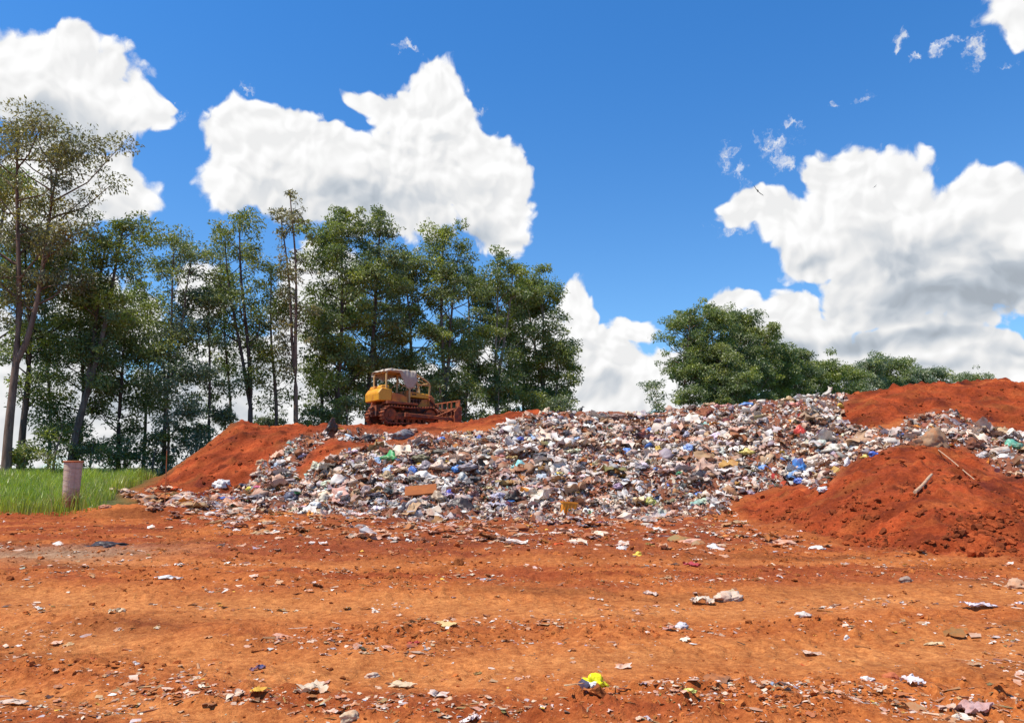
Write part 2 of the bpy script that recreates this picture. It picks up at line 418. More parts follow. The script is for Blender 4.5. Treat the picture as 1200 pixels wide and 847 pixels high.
def mat_leaf():
    m, nt, p, o = newmat('eucalypt_leaves')
    at = N(nt, 'ShaderNodeAttribute', attribute_name='Col').outputs[0]
    d = N(nt, 'ShaderNodeBsdfDiffuse'); nt.links.new(at, d.inputs[0])
    t = N(nt, 'ShaderNodeBsdfTranslucent')
    c = mix(nt, 1.0, at, (1.5, 1.7, .7), 'MULTIPLY'); nt.links.new(c, t.inputs[0])
    g = N(nt, 'ShaderNodeBsdfGlossy'); g.inputs['Roughness'].default_value = .45; g.inputs[0].default_value = (1, 1, 1, 1)
    m1 = N(nt, 'ShaderNodeMixShader'); m1.inputs[0].default_value = .32
    nt.links.new(d.outputs[0], m1.inputs[1]); nt.links.new(t.outputs[0], m1.inputs[2])
    m2 = N(nt, 'ShaderNodeMixShader'); m2.inputs[0].default_value = .05
    nt.links.new(m1.outputs[0], m2.inputs[1]); nt.links.new(g.outputs[0], m2.inputs[2])
    nt.links.new(m2.outputs[0], o.inputs[0]); nt.nodes.remove(p)
    return m

def mat_bark():
    m, nt, p, o = newmat('eucalypt_bark')
    at = N(nt, 'ShaderNodeAttribute', attribute_name='Col').outputs[0]
    tc = N(nt, 'ShaderNodeTexCoord'); mp = N(nt, 'ShaderNodeMapping'); mp.inputs['Scale'].default_value = (1, 1, .18)
    nt.links.new(tc.outputs['Object'], mp.inputs[0])
    n = noise(nt, 4, 6, .7, mp.outputs[0])
    c = mix(nt, ramp(nt, n.outputs[0], .35, .68).outputs[0], (.45, .4, .38), (1.35, 1.3, 1.25))
    c = mix(nt, 1.0, at, c, 'MULTIPLY')
    nt.links.new(c, p.inputs['Base Color']); p.inputs['Roughness'].default_value = .9; p.inputs['Specular IOR Level'].default_value = .1
    bump(nt, n.outputs[0], .5, .06, p)
    return m

M_SOIL = mat_soil()
M_WASTE = mat_attr('mixed_waste', .6, .26, .3, 16, .35, 'Col', .12)
M_SCRAP = mat_attr('trodden_scraps', .8, .45, .2, 20, .3, 'Col', .1, SOIL_OR, 5)
M_BAG = mat_attr('plastic_film', .42, .18, .5, 11, .5, 'obj', .08)
M_CLOTH = mat_attr('dusty_cloth', .85, .28, .2, 18, .4, 'obj', .1, SOIL_OR, 4)
M_CLOD = mat_attr('earth_clods', .95, .1, .1, 30, .6, 'Col')
M_LEAF = mat_leaf(); M_BARK = mat_bark()

# ------------------------------------------------------------------ ground
def build_ground():
    az = np.concatenate([np.arange(-180, -41, 3.0), np.arange(-40, 40.001, .095), np.arange(41.5, 180, 3.0)])
    az = np.radians(az)
    r = [.6]
    while r[-1] < 52:
        q = r[-1]
        r.append(q + (.3 if q < 4 else min(max(.0055 * q, .03), .085)))
    r = np.concatenate([r, np.geomspace(53.5, 6000, 44)])
    A, R = np.meshgrid(az, r, indexing='ij')
    X = np.sin(A) * R; Y = np.cos(A) * R
    zb = base_h(X, Y)
    far = (R > 99) | (Y < .5)
    zb = np.where(far, 0, zb)
    d, tr, red, low, tk = detail(X, Y, zb)
    Z = zb + np.where((Y < -2) | (R > 90), 0, d)
    # colour of the earth itself
    big = fbm2(X * .22, Y * .22, 3, 70); mid = fbm2(X * .9, Y * .9, 4, 72)
    strip = fbm2(X * .35, Y * 1.6, 4, 74)
    w = np.clip(.66 + 1.1 * big + 1.0 * strip - .95 * tk, 0, 1)[..., None]
    cO = np.array(SOIL_OR); cR = np.array(SOIL_RED) * np.array([1.08, 1.3, 1.4]); cP = np.array(SOIL_PALE)
    c = cO * (1 - w) + (cR * .5 + cO * .5) * w
    wr = sstep(.62, 1.0, w[..., 0] + .5 * mid)[..., None] * .8
    c = c * (1 - wr) + cR * wr
    t = (tk * (.8 + .7 * mid))[..., None]; t = np.clip(t, 0, 1)
    c = c * (1 - t) + cP * t
    re = np.clip(red * 1.3, 0, 1)[..., None]
    redv = (1 + .9 * fbm2(X * .7, Y * .7, 4, 170))[..., None] * np.array(SOIL_RED) + np.clip(n2(X * .5, Y * 1.4, 171), 0, 1)[..., None] * np.array((.10, .05, .012))
    c = c * (1 - re) + np.clip(redv, .01, .8) * re
    trm = np.clip(tr, 0, 1)[..., None]
    c = c * (1 - trm) + np.array((.27, .10, .05)) * trm
    # trodden dark stained zone before the heap foot
    px, py = project(X, Y, zb)
    st = sstep(605, 615, py) * sstep(668, 640, py) * sstep(250, 420, px) * sstep(960, 800, px) * (Y > 0) * (R < 40)
    st = (st * (.55 + .5 * mid))[..., None]
    c = c * (1 - st) + np.array((.25, .062, .022)) * st
    dk = 1 - .38 * sstep(.12, .45, fbm2(X * .3, Y * .8, 4, 180))[..., None] * (1 - tk[..., None] * .7)
    c = c * dk
    # pale dry-straw patch left foreground
    dp = np.exp(-(((X + 8.8) / 2.2) ** 2 + ((Y - 14.6) / 1.4) ** 2))[..., None] * .7
    c = c * (1 - dp) + np.array((.36, .27, .16)) * dp
    # meadow soil on the left and beyond
    gr = (sstep(-9.5, -11.5, X + .32 * (Y - 24) * 0 + .4 * mid) * sstep(24.5, 26, Y - .25 * np.abs(X + 15)) * (Y > 0))
    gr = np.maximum(gr * (1 - re[..., 0]) * (1 - low), (R > 62).astype(float))[..., None]
    gcol = np.array((.075, .10, .03)) * (1 + .4 * mid[..., None])
    c = c * (1 - gr) + gcol * gr
    al = np.clip(1 - re[..., 0] * .9 - gr[..., 0] - tk * .5, 0, 1)
    nA, nR = X.shape
    V = np.stack([X, Y, Z], -1).reshape(-1, 3); V = np.vstack([V, [[0, 0, 0.0]]])
    idx = np.arange(nA * nR).reshape(nA, nR); nx = np.roll(idx, -1, axis=0)
    q = np.stack([idx[:, :-1], idx[:, 1:], nx[:, 1:], nx[:, :-1]], -1).reshape(-1, 4)[:, ::-1]
    tri = np.stack([idx[:, 0], nx[:, 0], np.full(nA, nA * nR)], -1)[:, ::-1]
    # (orientation checked: normals up)
    me = mesh_np('ground', V, [q[:, ::-1], tri[:, ::-1]], None, True, [M_SOIL])
    a = me.color_attributes.new('Col', 'FLOAT_COLOR', 'POINT')
    cc = np.ones((len(V), 4), np.float32); cc[:-1, :3] = c.reshape(-1, 3); cc[-1, :3] = SOIL_OR; cc[:-1, 3] = al.reshape(-1)
    a.data.foreach_set('color', cc.ravel())
    o = link('ground', me); tag(o, kind='structure')
    if me.polygons[len(me.polygons) // 2].normal.z < 0: me.flip_normals()
build_ground()

# ------------------------------------------------------------------ template shapes (numpy)
def ico(sub):
    bm = bmesh.new(); bmesh.ops.create_icosphere(bm, subdivisions=sub, radius=1)
    V = np.array([v.co[:] for v in bm.verts]); Fc = np.array([[v.index for v in f.verts] for f in bm.faces]); bm.free(); return V, Fc
ICO = {k: ico(k) for k in (1, 2, 3, 4)}

def t_bag(seed, sub=3, crump=.32, flat=.62):
    V, Fc = ICO[sub]; r = np.random.default_rng(seed)
    o = r.random(3) * 50
    rid = 1 - np.abs(n3(V * 1.7 + o)) * 2.2; rid2 = 1 - np.abs(n3(V * 3.9 + o * 1.3)) * 2.2; rid3 = 1 - np.abs(n3(V * 8.3 + o * 2.3)) * 2.2
    d = 1 + crump * 1.1 * n3(V * 1.1 + o + 9) + crump * .42 * rid + crump * .34 * rid2 + crump * (.20 if sub > 2 else 0) * rid3
    P = V * d[:, None]
    P *= np.array([1.0, r.uniform(.6, .9), flat * r.uniform(.75, 1.1)])
    if r.random() < .5:   # tied neck
        k = sstep(.75, 1, V[:, 2]); P[:, 2] += k * .35
    P[:, 2] = np.where(P[:, 2] < -.3, -.3 + (P[:, 2] + .3) * .3, P[:, 2])
    return P, Fc
def t_sheet(seed, n=9, amp=.28):
    r = np.random.default_rng(seed); o = r.random(2) * 60
    g = np.linspace(-1, 1, n); X, Y = np.meshgrid(g, g, indexing='ij')
    a = n2(X * 1.1 + o[0], Y * 1.1 + o[1]); b = 1 - 2 * np.abs(n2(X * 1.9 + o[1], Y * 1.9 + o[0])); c = n2(X * 4 + o[0], Y * 4)
    X2 = X + .35 * n2(X * 1.3 + 7 + o[0], Y * 1.3) + .12 * c; Y2 = Y * r.uniform(.4, .9) + .35 * n2(X * 1.3, Y * 1.3 + 9 + o[1])
    Z = amp * (a + .6 * b + .35 * c); Z -= Z.min() - .02
    idx = np.arange(n * n).reshape(n, n)
    q = np.stack([idx[:-1, :-1], idx[1:, :-1], idx[1:, 1:], idx[:-1, 1:]], -1).reshape(-1, 4)
    return np.stack([X2, Y2, Z], -1).reshape(-1, 3), q
def t_box(seed, dims=(1, .7, .25)):
    r = np.random.default_rng(seed)
    V = np.array([[a, b, c] for a in (-1, 1) for b in (-1, 1) for c in (-1, 1)], float) * np.array(dims)
    V += r.normal(size=V.shape) * .08
    q = np.array([(0, 1, 3, 2), (4, 6, 7, 5), (0, 4, 5, 1), (2, 3, 7, 6), (0, 2, 6, 4), (1, 5, 7, 3)])
    return V, q
def t_bottle(seed, n=8):
    prof = [(-1, .0), (-1, .26), (-.9, .3), (.3, .3), (.6, .12), (.9, .1), (.9, 0)]
    V = []
    for x, rr in prof:
        for k in range(n): V.append((x, rr * math.cos(2 * math.pi * k / n), .28 + rr * math.sin(2 * math.pi * k / n)))
    q = []
    for i in range(len(prof) - 1):
        for k in range(n): q.append((i * n + k, i * n + (k + 1) % n, (i + 1) * n + (k + 1) % n, (i + 1) * n + k))
    return np.array(V), np.array(q)
def t_scrap(seed):
    r = np.random.default_rng(seed)
    V = np.array([[-1, -.5, 0], [0, -.6, .3], [1, -.4, 0.05], [-1, .5, .1], [.1, .6, .35], [.9, .5, 0]], float) + r.normal(size=(6, 3)) * .22
    V[:, 2] = np.abs(V[:, 2])
    return V, np.array([(0, 1, 4, 3), (1, 2, 5, 4)])
TB = [t_bag(100 + i, 2, .66, .46) for i in range(16)]
TS = [t_sheet(200 + i, 7, .5) for i in range(16)]
TX = [t_box(300 + i, d) for i, d in enumerate([(1, .7, .25), (1, .5, .5), (.9, .8, .08), (1, .12, .08), (.8, .7, .6), (1, .35, .1)])]
TP = [t_bottle(0)]
TC = [t_scrap(400 + i) for i in range(10)]
TR = [t_bag(500 + i, 2, .75, .7) for i in range(8)]

def rotm(a, b, c):
    ca, sa = np.cos(a), np.sin(a); cb, sb = np.cos(b), np.sin(b); cc, sn = np.cos(c), np.sin(c)
    o = np.zeros_like(ca); i = np.ones_like(ca)
    Rz = np.stack([np.stack([cc, -sn, o], -1), np.stack([sn, cc, o], -1), np.stack([o, o, i], -1)], -2)
    Rx = np.stack([np.stack([i, o, o], -1), np.stack([o, ca, -sa], -1), np.stack([o, sa, ca], -1)], -2)
    Ry = np.stack([np.stack([cb, o, sb], -1), np.stack([o, i, o], -1), np.stack([-sb, o, cb], -1)], -2)
    return Rz @ Ry @ Rx

def scatter_mesh(name, tmpl, pos, size, tilt, col, mat, smooth=True, zoff=0.0, aspect=None):
    """many pieces in one mesh (only for what nobody could count)"""
    n = len(pos); which = RNG.integers(0, len(tmpl), n)
    Vs = []; Fs = {3: [], 4: []}; Cs = []; off = 0
    for k, (V, Fc) in enumerate(tmpl):
        ii = np.where(which == k)[0]
        if not len(ii): continue
        m = len(ii)
        R = rotm(RNG.normal(size=m) * tilt, RNG.normal(size=m) * tilt, RNG.random(m) * 6.283)
        P = np.einsum('nij,vj->nvi', R, V) * size[ii][:, None, None]
        if aspect is not None: P[..., 2] *= aspect
        P = P + pos[ii][:, None, :]; P[..., 2] += (zoff * size[ii])[:, None]
        nv = len(V); base = off + np.arange(m) * nv
        Fs[Fc.shape[1]].append((Fc[None] + base[:, None, None]).reshape(-1, Fc.shape[1]))
        Vs.append(P.reshape(-1, 3)); Cs.append(np.repeat(col[ii], nv, axis=0)); off += m * nv
    me = mesh_np(name, np.vstack(Vs), [np.vstack(f) for f in Fs.values() if f], np.vstack(Cs), smooth, [mat])
    return link(name, me)

PAL = {
 'white': (.80, .73, .64), 'offwhite': (.72, .57, .43), 'pinkish': (.60, .36, .25), 'grey': (.32, .28, .26), 'pale': (.48, .44, .42),
 'dark': (.06, .055, .06), 'black': (.022, .02, .022), 'tan': (.46, .30, .17), 'brown': (.20, .085, .045), 'rust': (.34, .12, .05), 'blue': (.05, .16, .46),
 'sky': (.30, .48, .66), 'green': (.06, .28, .12), 'mint': (.35, .62, .52), 'yellow': (.75, .50, .08), 'red': (.60, .06, .04), 'orange': (.75, .28, .05), 'lilac': (.36, .29, .32), 'olive': (.22, .19, .08)}
PN = list(PAL); PC = np.array([PAL[k] for k in PN])
def pick_cols(n, weights):
    w = np.array([weights.get(k, 0) for k in PN], float); w /= w.sum()
    i = RNG.choice(len(PN), n, p=w)
    c = PC[i] * RNG.uniform(.7, 1.2, (n, 1)) + RNG.normal(size=(n, 3)) * .012
    return np.clip(c, .01, .85), i
W_MIX = dict(white=26, offwhite=32, pinkish=17, grey=7, pale=12, dark=4.5, black=4, tan=12, brown=7, rust=7, blue=.45, sky=.8, green=.25, mint=.4, yellow=.5, red=.35, orange=1.6, lilac=.6, olive=2)
W_GREY = dict(white=10, offwhite=11, pinkish=6, grey=20, pale=9, dark=16, black=10, tan=7, brown=9, rust=4, blue=2, sky=2, green=.6, yellow=1, red=.5, orange=1, lilac=5, olive=3)

def sample_poly(poly, n):
    p = np.array(poly, float); out = []
    lo = p.min(0); hi = p.max(0); got = 0; acc = []
    while got < n:
        q = lo + RNG.random((n * 3, 2)) * (hi - lo)
        q = q[inpoly(q[:, 0], q[:, 1], poly)]; acc.append(q); got += len(q)
    return np.vstack(acc)[:n]
def place(q):
    x, y = hit(q[:, 0], q[:, 1]); ok = ~np.isnan(x)
    x = x[ok]; y = y[ok]; return np.stack([x, y, H(x, y)], -1), q[ok]

# the mass of household waste (nobody could count it)
def build_mass():
    Q = np.vstack([sample_poly(P_MAIN, 32000), sample_poly(P_STRAND, 900), sample_poly(P_DOZ, 260), sample_poly(P_RIGHT, 1100)])
    P, Q = place(Q); n = len(P)
    # thin patches where earth shows through
    dens = n2(P[:, 0] * .45, P[:, 1] * .45, 90) + .5 * n2(P[:, 0] * 1.3, P[:, 1] * 1.3, 91)
    soily = np.exp(-(((Q[:, 0] - 775) / 90) ** 2 + ((Q[:, 1] - 578) / 18) ** 2)) * .75 + np.exp(-(((Q[:, 0] - 925) / 50) ** 2 + ((Q[:, 1] - 535) / 22) ** 2)) * .35
    keep = dens > -.30 + soily * .9
    keep &= RNG.random(n) > soily * .5
    for (bx, by, bw, bh) in BOXES: keep &= ~((np.abs(Q[:, 0] - bx) < bw * .46) & (Q[:, 1] - by < bh * .75) & (Q[:, 1] - by > -bh * .25))
    P = P[keep]; Q = Q[keep]; n = len(P)
    grey = inpoly(Q[:, 0], Q[:, 1], P_GREY) & (RNG.random(n) < .8)
    col, _ = pick_cols(n, W_MIX); cg, _ = pick_cols(n, W_GREY); col[grey] = cg[grey]
    # some stretches of the heap are browner, some whiter
    pat = n2(P[:, 0] * .5, P[:, 1] * .5, 95)
    k = (pat < -.16) & (RNG.random(n) < .5); col[k] = col[k] * .45 + np.array((.26, .10, .045)) * .7
    k = (pat > .04) & (RNG.random(n) < .45); col[k] = col[k] * .4 + np.array((.74, .68, .60)) * .6
    size = np.exp(RNG.normal(size=n) * .60) * .069
    size = np.clip(size, .03, .36)
    # chew: bottom edge small
    size *= np.where(Q[:, 1] > 596, .7, 1)
    kind = RNG.random(n)
    P[:, 2] += size * .10
    a = kind < .34; b = (kind >= .34) & (kind < .80); c = (kind >= .80) & (kind < .94); d = kind >= .94
    outs = []
    outs.append(scatter_mesh('waste_heap', TB, P[a], size[a] * .95, .4, col[a], M_WASTE, True))
    outs.append(scatter_mesh('waste_film', TS, P[b], size[b] * 1.25, .4, col[b], M_WASTE, True))
    outs.append(scatter_mesh('waste_cartons', TX, P[c], size[c] * .9, .6, col[c], M_WASTE, False))
    outs.append(scatter_mesh('waste_bottles', TP, P[d], size[d] * .8, .5, col[d], M_WASTE))
    # small bits in between
    Q = np.vstack([sample_poly(P_MAIN, 24000), sample_poly(P_STRAND, 1500), sample_poly(P_DOZ, 350), sample_poly(P_RIGHT, 1200)])
    P, Q = place(Q); n = len(P)
    col, _ = pick_cols(n, dict(W_MIX, brown=14, rust=18, tan=16))
    size = np.clip(np.exp(RNG.normal(size=n) * .5) * .06, .02, .16)
    P[:, 2] += .02
    outs.append(scatter_mesh('waste_bits', TC + TC, P, size, .9, col, M_WASTE, False))
    # fringe and low spread at the foot
    fr = sample_poly([(170, 588), (300, 596), (420, 604), (600, 606), (860, 602), (900, 625), (980, 640), (900, 655), (600, 640), (300, 628), (160, 604)], 2600)
    lo = sample_poly(P_LOW, 700)
    Q = np.vstack([fr, lo]); isl = np.arange(len(Q)) >= len(fr)
    x, y = hit(Q[:, 0], Q[:, 1]); ok = ~np.isnan(x); Q = Q[ok]; isl = isl[ok]; x = x[ok]; y = y[ok]
    P = np.stack([x, y, H(x, y)], -1); n = len(P)
    fall = np.where(isl, 1, np.clip(1 - (Q[:, 1] - 604) / 40, .12, 1)); keep = RNG.random(n) < fall
    P = P[keep]; n = len(P); isl = isl[keep]
    col, _ = pick_cols(n, dict(W_MIX, white=10, offwhite=30, pinkish=26, rust=18, brown=12, tan=18))
    size = np.clip(np.exp(RNG.normal(size=n) * .55) * .065, .02, .24) * np.where(isl, 1.7, 1)
    outs.append(scatter_mesh('waste_fringe', TS + TB[:5], P, size, .15, col, M_SCRAP, False, 0, .7))
    labs = ['heap of mixed rubbish piled up across the slope', 'crumpled film and rags all over the heap', 'torn cartons and boards mixed into the heap',
            'small bottles mixed into the heap', 'small shreds filling the gaps of the heap', 'flattened rubbish spread along the foot of the heap']
    for o, l in zip(outs, labs): tag(o, l, 'rubbish', None, 'stuff')

# loose scraps and clods on the open ground
def build_scatter():
    n = 52000
    px = RNG.uniform(-120, 1320, n); py = 600 + 290 * RNG.random(n) ** 1.0
    x, y = hit(px, py); ok = ~np.isnan(x); x, y, px, py = x[ok], y[ok], px[ok], py[ok]
    d = fbm2(x * .5, y * 1.1, 3, 110) * 1.6 - .55 * track_mask(x, y) + .32
    red = samp(M_RED, px, py); tr = samp(M_TR, px, py)
    keep = (RNG.random(len(x)) < np.clip(d * .9, .035, 1)) & (RNG.random(len(x)) > red * .97) & (tr < .5)
    x, y, py = x[keep], y[keep], py[keep]; P = np.stack([x, y, H(x, y)], -1); n = len(P)
    col, _ = pick_cols(n, dict(white=12, offwhite=28, pinkish=14, tan=24, pale=6, dark=3, brown=12, rust=10, yellow=1.2, olive=4, lilac=1.0, red=.6, sky=.5, mint=.3))
    s = np.clip(np.exp(RNG.normal(size=n) * .6) * .0145 * (y / 9) ** .55, .006, .10)
    tag(scatter_mesh('scattered_litter', TS[:7] + TC, P, s, .25, col, M_SCRAP, True, 0, .7), 'small torn scraps littered over the open earth', 'litter', None, 'stuff')
    # straws, twigs
    n = 4500
    px = RNG.uniform(-60, 1260, n); py = RNG.uniform(615, 875, n)
    x, y = hit(px, py); ok = ~np.isnan(x); x, y, px, py = x[ok], y[ok], px[ok], py[ok]
    d = fbm2(x * .5, y * 1.1, 3, 110) * 1.8 - .6 * track_mask(x, y) + .45
    keep = (RNG.random(len(x)) < np.clip(d, .05, 1)) & (samp(M_RED, px, py) < .4)
    P = np.stack([x, y, H(x, y) + .004], -1)[keep]; n = len(P)
    tw = [t_box(900 + i, (1, .045, .04)) for i in range(6)]
    col, _ = pick_cols(n, dict(tan=20, brown=16, offwhite=8, olive=5))
    s = np.clip(np.exp(RNG.normal(size=n) * .5) * .036 * (P[:, 1] / 9) ** .4, .015, .2)
    tag(scatter_mesh('straw_and_twigs', tw, P, s, .12, col, M_SCRAP, False), 'straw and twigs littered over the open earth', 'twigs', None, 'stuff')
    # clods of earth
    n = 60000
    px = RNG.uniform(-120, 1340, n); py = np.where(RNG.random(n) < .42, RNG.uniform(440, 680, n), RNG.uniform(600, 890, n))
    x, y = hit(px, py); ok = ~np.isnan(x); x, y, px, py = x[ok], y[ok], px[ok], py[ok]
    red = samp(M_RED, px, py); low = y < 24
    d = np.where(red > .4, .35 + .9 * n2(x * .8, y * .8, 130), fbm2(x * .6, y * 1.0, 3, 121) * 1.5 + .32 - .9 * track_mask(x, y))
    keep = (RNG.random(len(x)) < np.clip(d, .02, 1)) & ((red > .3) | (py > 606)) & (y < 45)
    x, y, red = x[keep], y[keep], red[keep]; P = np.stack([x, y, H(x, y)], -1); n = len(P)
    w = np.clip(red * 1.4 + RNG.random(n) * .7, 0, 1)[:, None]
    col = (np.array(SOIL_OR) * (1 - w) + np.array(SOIL_RED) * w) * RNG.uniform(.45, 1.2, (n, 1))
    s = np.clip(np.exp(RNG.normal(size=n) * .55) * np.where(red > .4, .032, .0105 * (y / 9) ** .5), .004, .11)
    tag(scatter_mesh('earth_clods', TR, P, s, .5, col, M_CLOD, False), 'crumbled clods of red earth lying loose', 'clods', None, 'stuff')
build_scatter()

# ------------------------------------------------------------------ individual pieces of rubbish
def tmesh(name, tm, mat, smooth=True):
    return mesh_np(name, tm[0], [tm[1]], None, smooth, [mat])
BAGS = [tmesh('bag_shape', t_bag(1000 + i, 4, .62, .56), M_BAG) for i in range(12)]
FLATB = [tmesh('flat_bag_shape', t_bag(1100 + i, 4, .70, .28), M_BAG) for i in range(6)]
SHEETS = [tmesh('sheet_shape', t_sheet(1200 + i, 16, .30), M_CLOTH) for i in range(10)]
ROCKS = [tmesh('rock_shape', t_bag(1300 + i, 4, .40, .65), M_CLOTH) for i in range(4)]

def ground_at(px, py):
    for k in range(40):
        x, y = hit([px], [py + k]); x = float(x[0]); y = float(y[0])
        if x == x: break
    return x, y, float(H(np.array([x]), np.array([y]))[0])
LAND = []; BOXES = [(493, 578, 38, 16), (666, 592, 17, 17)]
def item(name, cat, label, shape, px, py, wpx, hpx, col, rz=None, group=None, landmark=None, lift=.1, idx=None, tilt=0.0):
    """wpx: width in photo pixels; hpx: height in photo pixels"""
    x, y, z = ground_at(px, py); BOXES.append((px, py, wpx, hpx))
    s = y / F; w = wpx * s / 2; h = hpx * s / 2
    r = random.Random(int(px * 13 + py * 7))
    pool = {'bag': BAGS, 'flat': FLATB, 'sheet': SHEETS, 'rock': ROCKS}[shape]
    me = pool[(idx if idx is not None else r.randrange(len(pool)))]
    if rz is None: rz = r.uniform(-.5, .5)
    zs = {'bag': h / .62, 'flat': h / .42, 'sheet': h / .30 * .9, 'rock': h / .62}[shape]
    ydep = {'bag': w * .9, 'flat': w * .9, 'sheet': w * .8, 'rock': w * .85}[shape]
    if shape == 'sheet': zs = min(zs, w * 1.2)
    o = link(name, me, None, (x, y, z + zs * lift * (-.5 if shape == 'sheet' else 1)), (tilt, r.uniform(-.12, .12), rz), (w * .92, max(ydep, h * .8), zs))
    o.color = (*col, 1)
    tag(o, label, cat, group)
    if landmark: LAND.append((landmark, px, py))
    return o

BG = 'plastic bags lying on the waste heap'
K = PAL
# named pieces on the heap
item('plastic_bag', 'bag', 'shiny black refuse bag at the foot of the heap right of the rusty board', 'bag', 541, 598, 31, 17, K['black'], .2, BG, 'shiny black refuse bag', idx=0)
item('plastic_bag', 'bag', 'big dark grey bag on bare red earth below the bulldozer', 'bag', 474, 511, 22, 15, (.13, .13, .14), .5, BG, 'big dark grey bag', idx=2)
item('plastic_bag', 'bag', 'bright green bag on the left shoulder of the heap', 'flat', 461, 538, 19, 10, (.05, .38, .12), 0, BG, 'bright green bag')
item('plastic_bag', 'bag', 'deep blue bag among the dark bags below the bright green bag', 'bag', 484, 550, 13, 13, (.03, .13, .42), 0, BG)
item('plastic_bag', 'bag', 'small vivid blue bag near the top edge below the blade', 'bag', 515, 513, 9, 8, (.05, .22, .70), 0, BG)
item('plastic_bag', 'bag', 'blue bag half hidden under a grey blanket in the middle of the heap', 'bag', 536, 551, 10, 9, (.04, .2, .55), 0, BG)
item('blanket', 'blanket', 'grey folded blanket beside the blue bag in mid heap', 'flat', 548, 551, 20, 11, (.28, .24, .25), .1, None, 'grey folded blanket')
item('plastic_bag', 'bag', 'pale blue bag at the left edge of the heap under the green bag', 'bag', 456, 552, 15, 11, (.34, .48, .66), 0, BG)
item('plastic_bag', 'bag', 'turquoise bag lying right of the grey folded blanket', 'flat', 610, 551, 14, 9, (.28, .62, .58), 0, BG, 'turquoise bag')
item('rolled_mat', 'mat', 'dark grey rolled mat lying on the white sheet', 'flat', 640, 538, 23, 10, (.07, .07, .075), .15, None, 'dark grey rolled mat')
item('plastic_sheet', 'sheet', 'long white plastic sheet left of the dark rolled mat', 'sheet', 614, 535, 34, 11, (.75, .70, .66), .1, None)
item('plastic_tub', 'tub', 'light grey dented tub in mid heap below the white sheet', 'bag', 636, 563, 14, 10, (.42, .46, .50), -.5, None)
item('plastic_bag', 'bag', 'violet blue bag just right of the rusty board', 'bag', 527, 583, 8, 10, (.12, .12, .5), 0, BG)
item('plastic_bag', 'bag', 'white bag above the rusty board', 'bag', 499, 559, 20, 12, K['white'], 0, BG)
item('plastic_bag', 'bag', 'round white bag left above the rusty board', 'bag', 469, 577, 11, 9, K['white'], 0, BG)
item('plastic_bag', 'bag', 'small yellow green sack low on the heap left of the orange carton', 'flat', 762, 591, 14, 9, (.42, .42, .10), .3, BG)
item('carton', 'carton', 'small orange brown carton right of the yellow green sack', 'rock', 790, 580, 14, 7, (.50, .24, .10), .4)
item('plastic_bag', 'bag', 'boxy black bag at the right end of the heap foot', 'bag', 822, 565, 19, 13, (.035, .035, .04), 0, BG, 'boxy black bag', idx=4)
item('plastic_bag', 'bag', 'blue bag in the upper middle of the heap above the soil patch', 'bag', 735, 528, 11, 8, (.14, .30, .66), 0, BG, 'blue mid heap bag')
item('plastic_bag', 'bag', 'dusty blue bag near the crest at the sky gap', 'bag', 763, 500, 8, 6, (.12, .25, .60), 0, BG)
item('plastic_bag', 'bag', 'dusty blue bag level with the blue mid heap bag, further right', 'bag', 808, 533, 10, 9, (.22, .34, .62), 0, BG)
item('plastic_bag', 'bag', 'small blue bag below and right of the boxy black bag', 'bag', 820, 583, 8, 7, (.06, .2, .55), 0, BG)
item('tarpaulin', 'tarp', 'folded bright blue tarp near the crest beside the red spoil', 'flat', 957, 480, 16, 8, (.08, .32, .75), 0, None, 'bright blue tarp')
item('plastic_bag', 'bag', 'blue bag on the crest in front of the dark grove', 'flat', 875, 478, 14, 7, (.10, .28, .62), 0, BG)
item('plastic_bag', 'bag', 'red bag on the right shoulder of the heap', 'bag', 938, 510, 11, 11, (.62, .05, .03), 0, BG, 'red bag')
item('plastic_bag', 'bag', 'big blue bag at the right tip of the heap by the red slope', 'flat', 935, 549, 16, 13, (.04, .22, .55), -.4, BG, 'big blue bag')
item('plastic_bag', 'bag', 'smaller blue bag left of the big blue bag', 'bag', 897, 552, 11, 8, (.08, .26, .62), 0, BG)
item('plastic_bag', 'bag', 'torn pale blue bag just under the big blue bag', 'bag', 929, 560, 11, 9, (.18, .36, .60), 0, BG)
item('plastic_bag', 'bag', 'deep blue bag at the very edge under the pale blue bag', 'bag', 937, 566, 9, 7, (.05, .14, .45), 0, BG)
item('plastic_bag', 'bag', 'plump white bag right of the big blue bag', 'bag', 948, 556, 14, 12, K['white'], 0, BG)
item('plastic_bag', 'bag', 'black bag between plump white bag and white panel', 'bag', 961, 564, 14, 9, K['black'], 0, BG)
item('foam_panel', 'panel', 'bright white panel lying on red earth at the heap tip', 'flat', 965, 572, 12, 8, (.80, .80, .80), .5)
item('plastic_jug', 'jug', 'small white jug standing where heap meets the red mound', 'rock', 993, 545, 7, 9, (.80, .80, .78), 0)
item('plastic_bag', 'bag', 'blue bag at the crest of the front red mound', 'bag', 1025, 533, 11, 7, (.06, .14, .48), 0, BG)
item('plastic_bag', 'bag', 'yellow wrapper bag touching the blue bag on the front red mound', 'flat', 1014, 535, 8, 4, (.72, .50, .10), 0, BG)
item('mattress', 'mattress', 'rolled pale mattress on the saddle right of the red bag', 'flat', 979, 530, 20, 8, (.60, .56, .46), -.3)
item('boulder', 'boulder', 'large tan boulder above the long cane', 'rock', 1096, 526, 28, 21, (.36, .22, .13), 0, 'boulders on the right mound', 'large tan boulder', idx=0)
item('boulder', 'boulder', 'smaller brown boulder left of the large tan boulder', 'rock', 1076, 517, 18, 16, (.27, .16, .11), 0, 'boulders on the right mound', idx=1)
item('boulder', 'boulder', 'dark boulder near the right frame edge beyond the cane', 'rock', 1140, 524, 16, 10, (.16, .06, .04), 0, 'boulders on the right mound', idx=2)
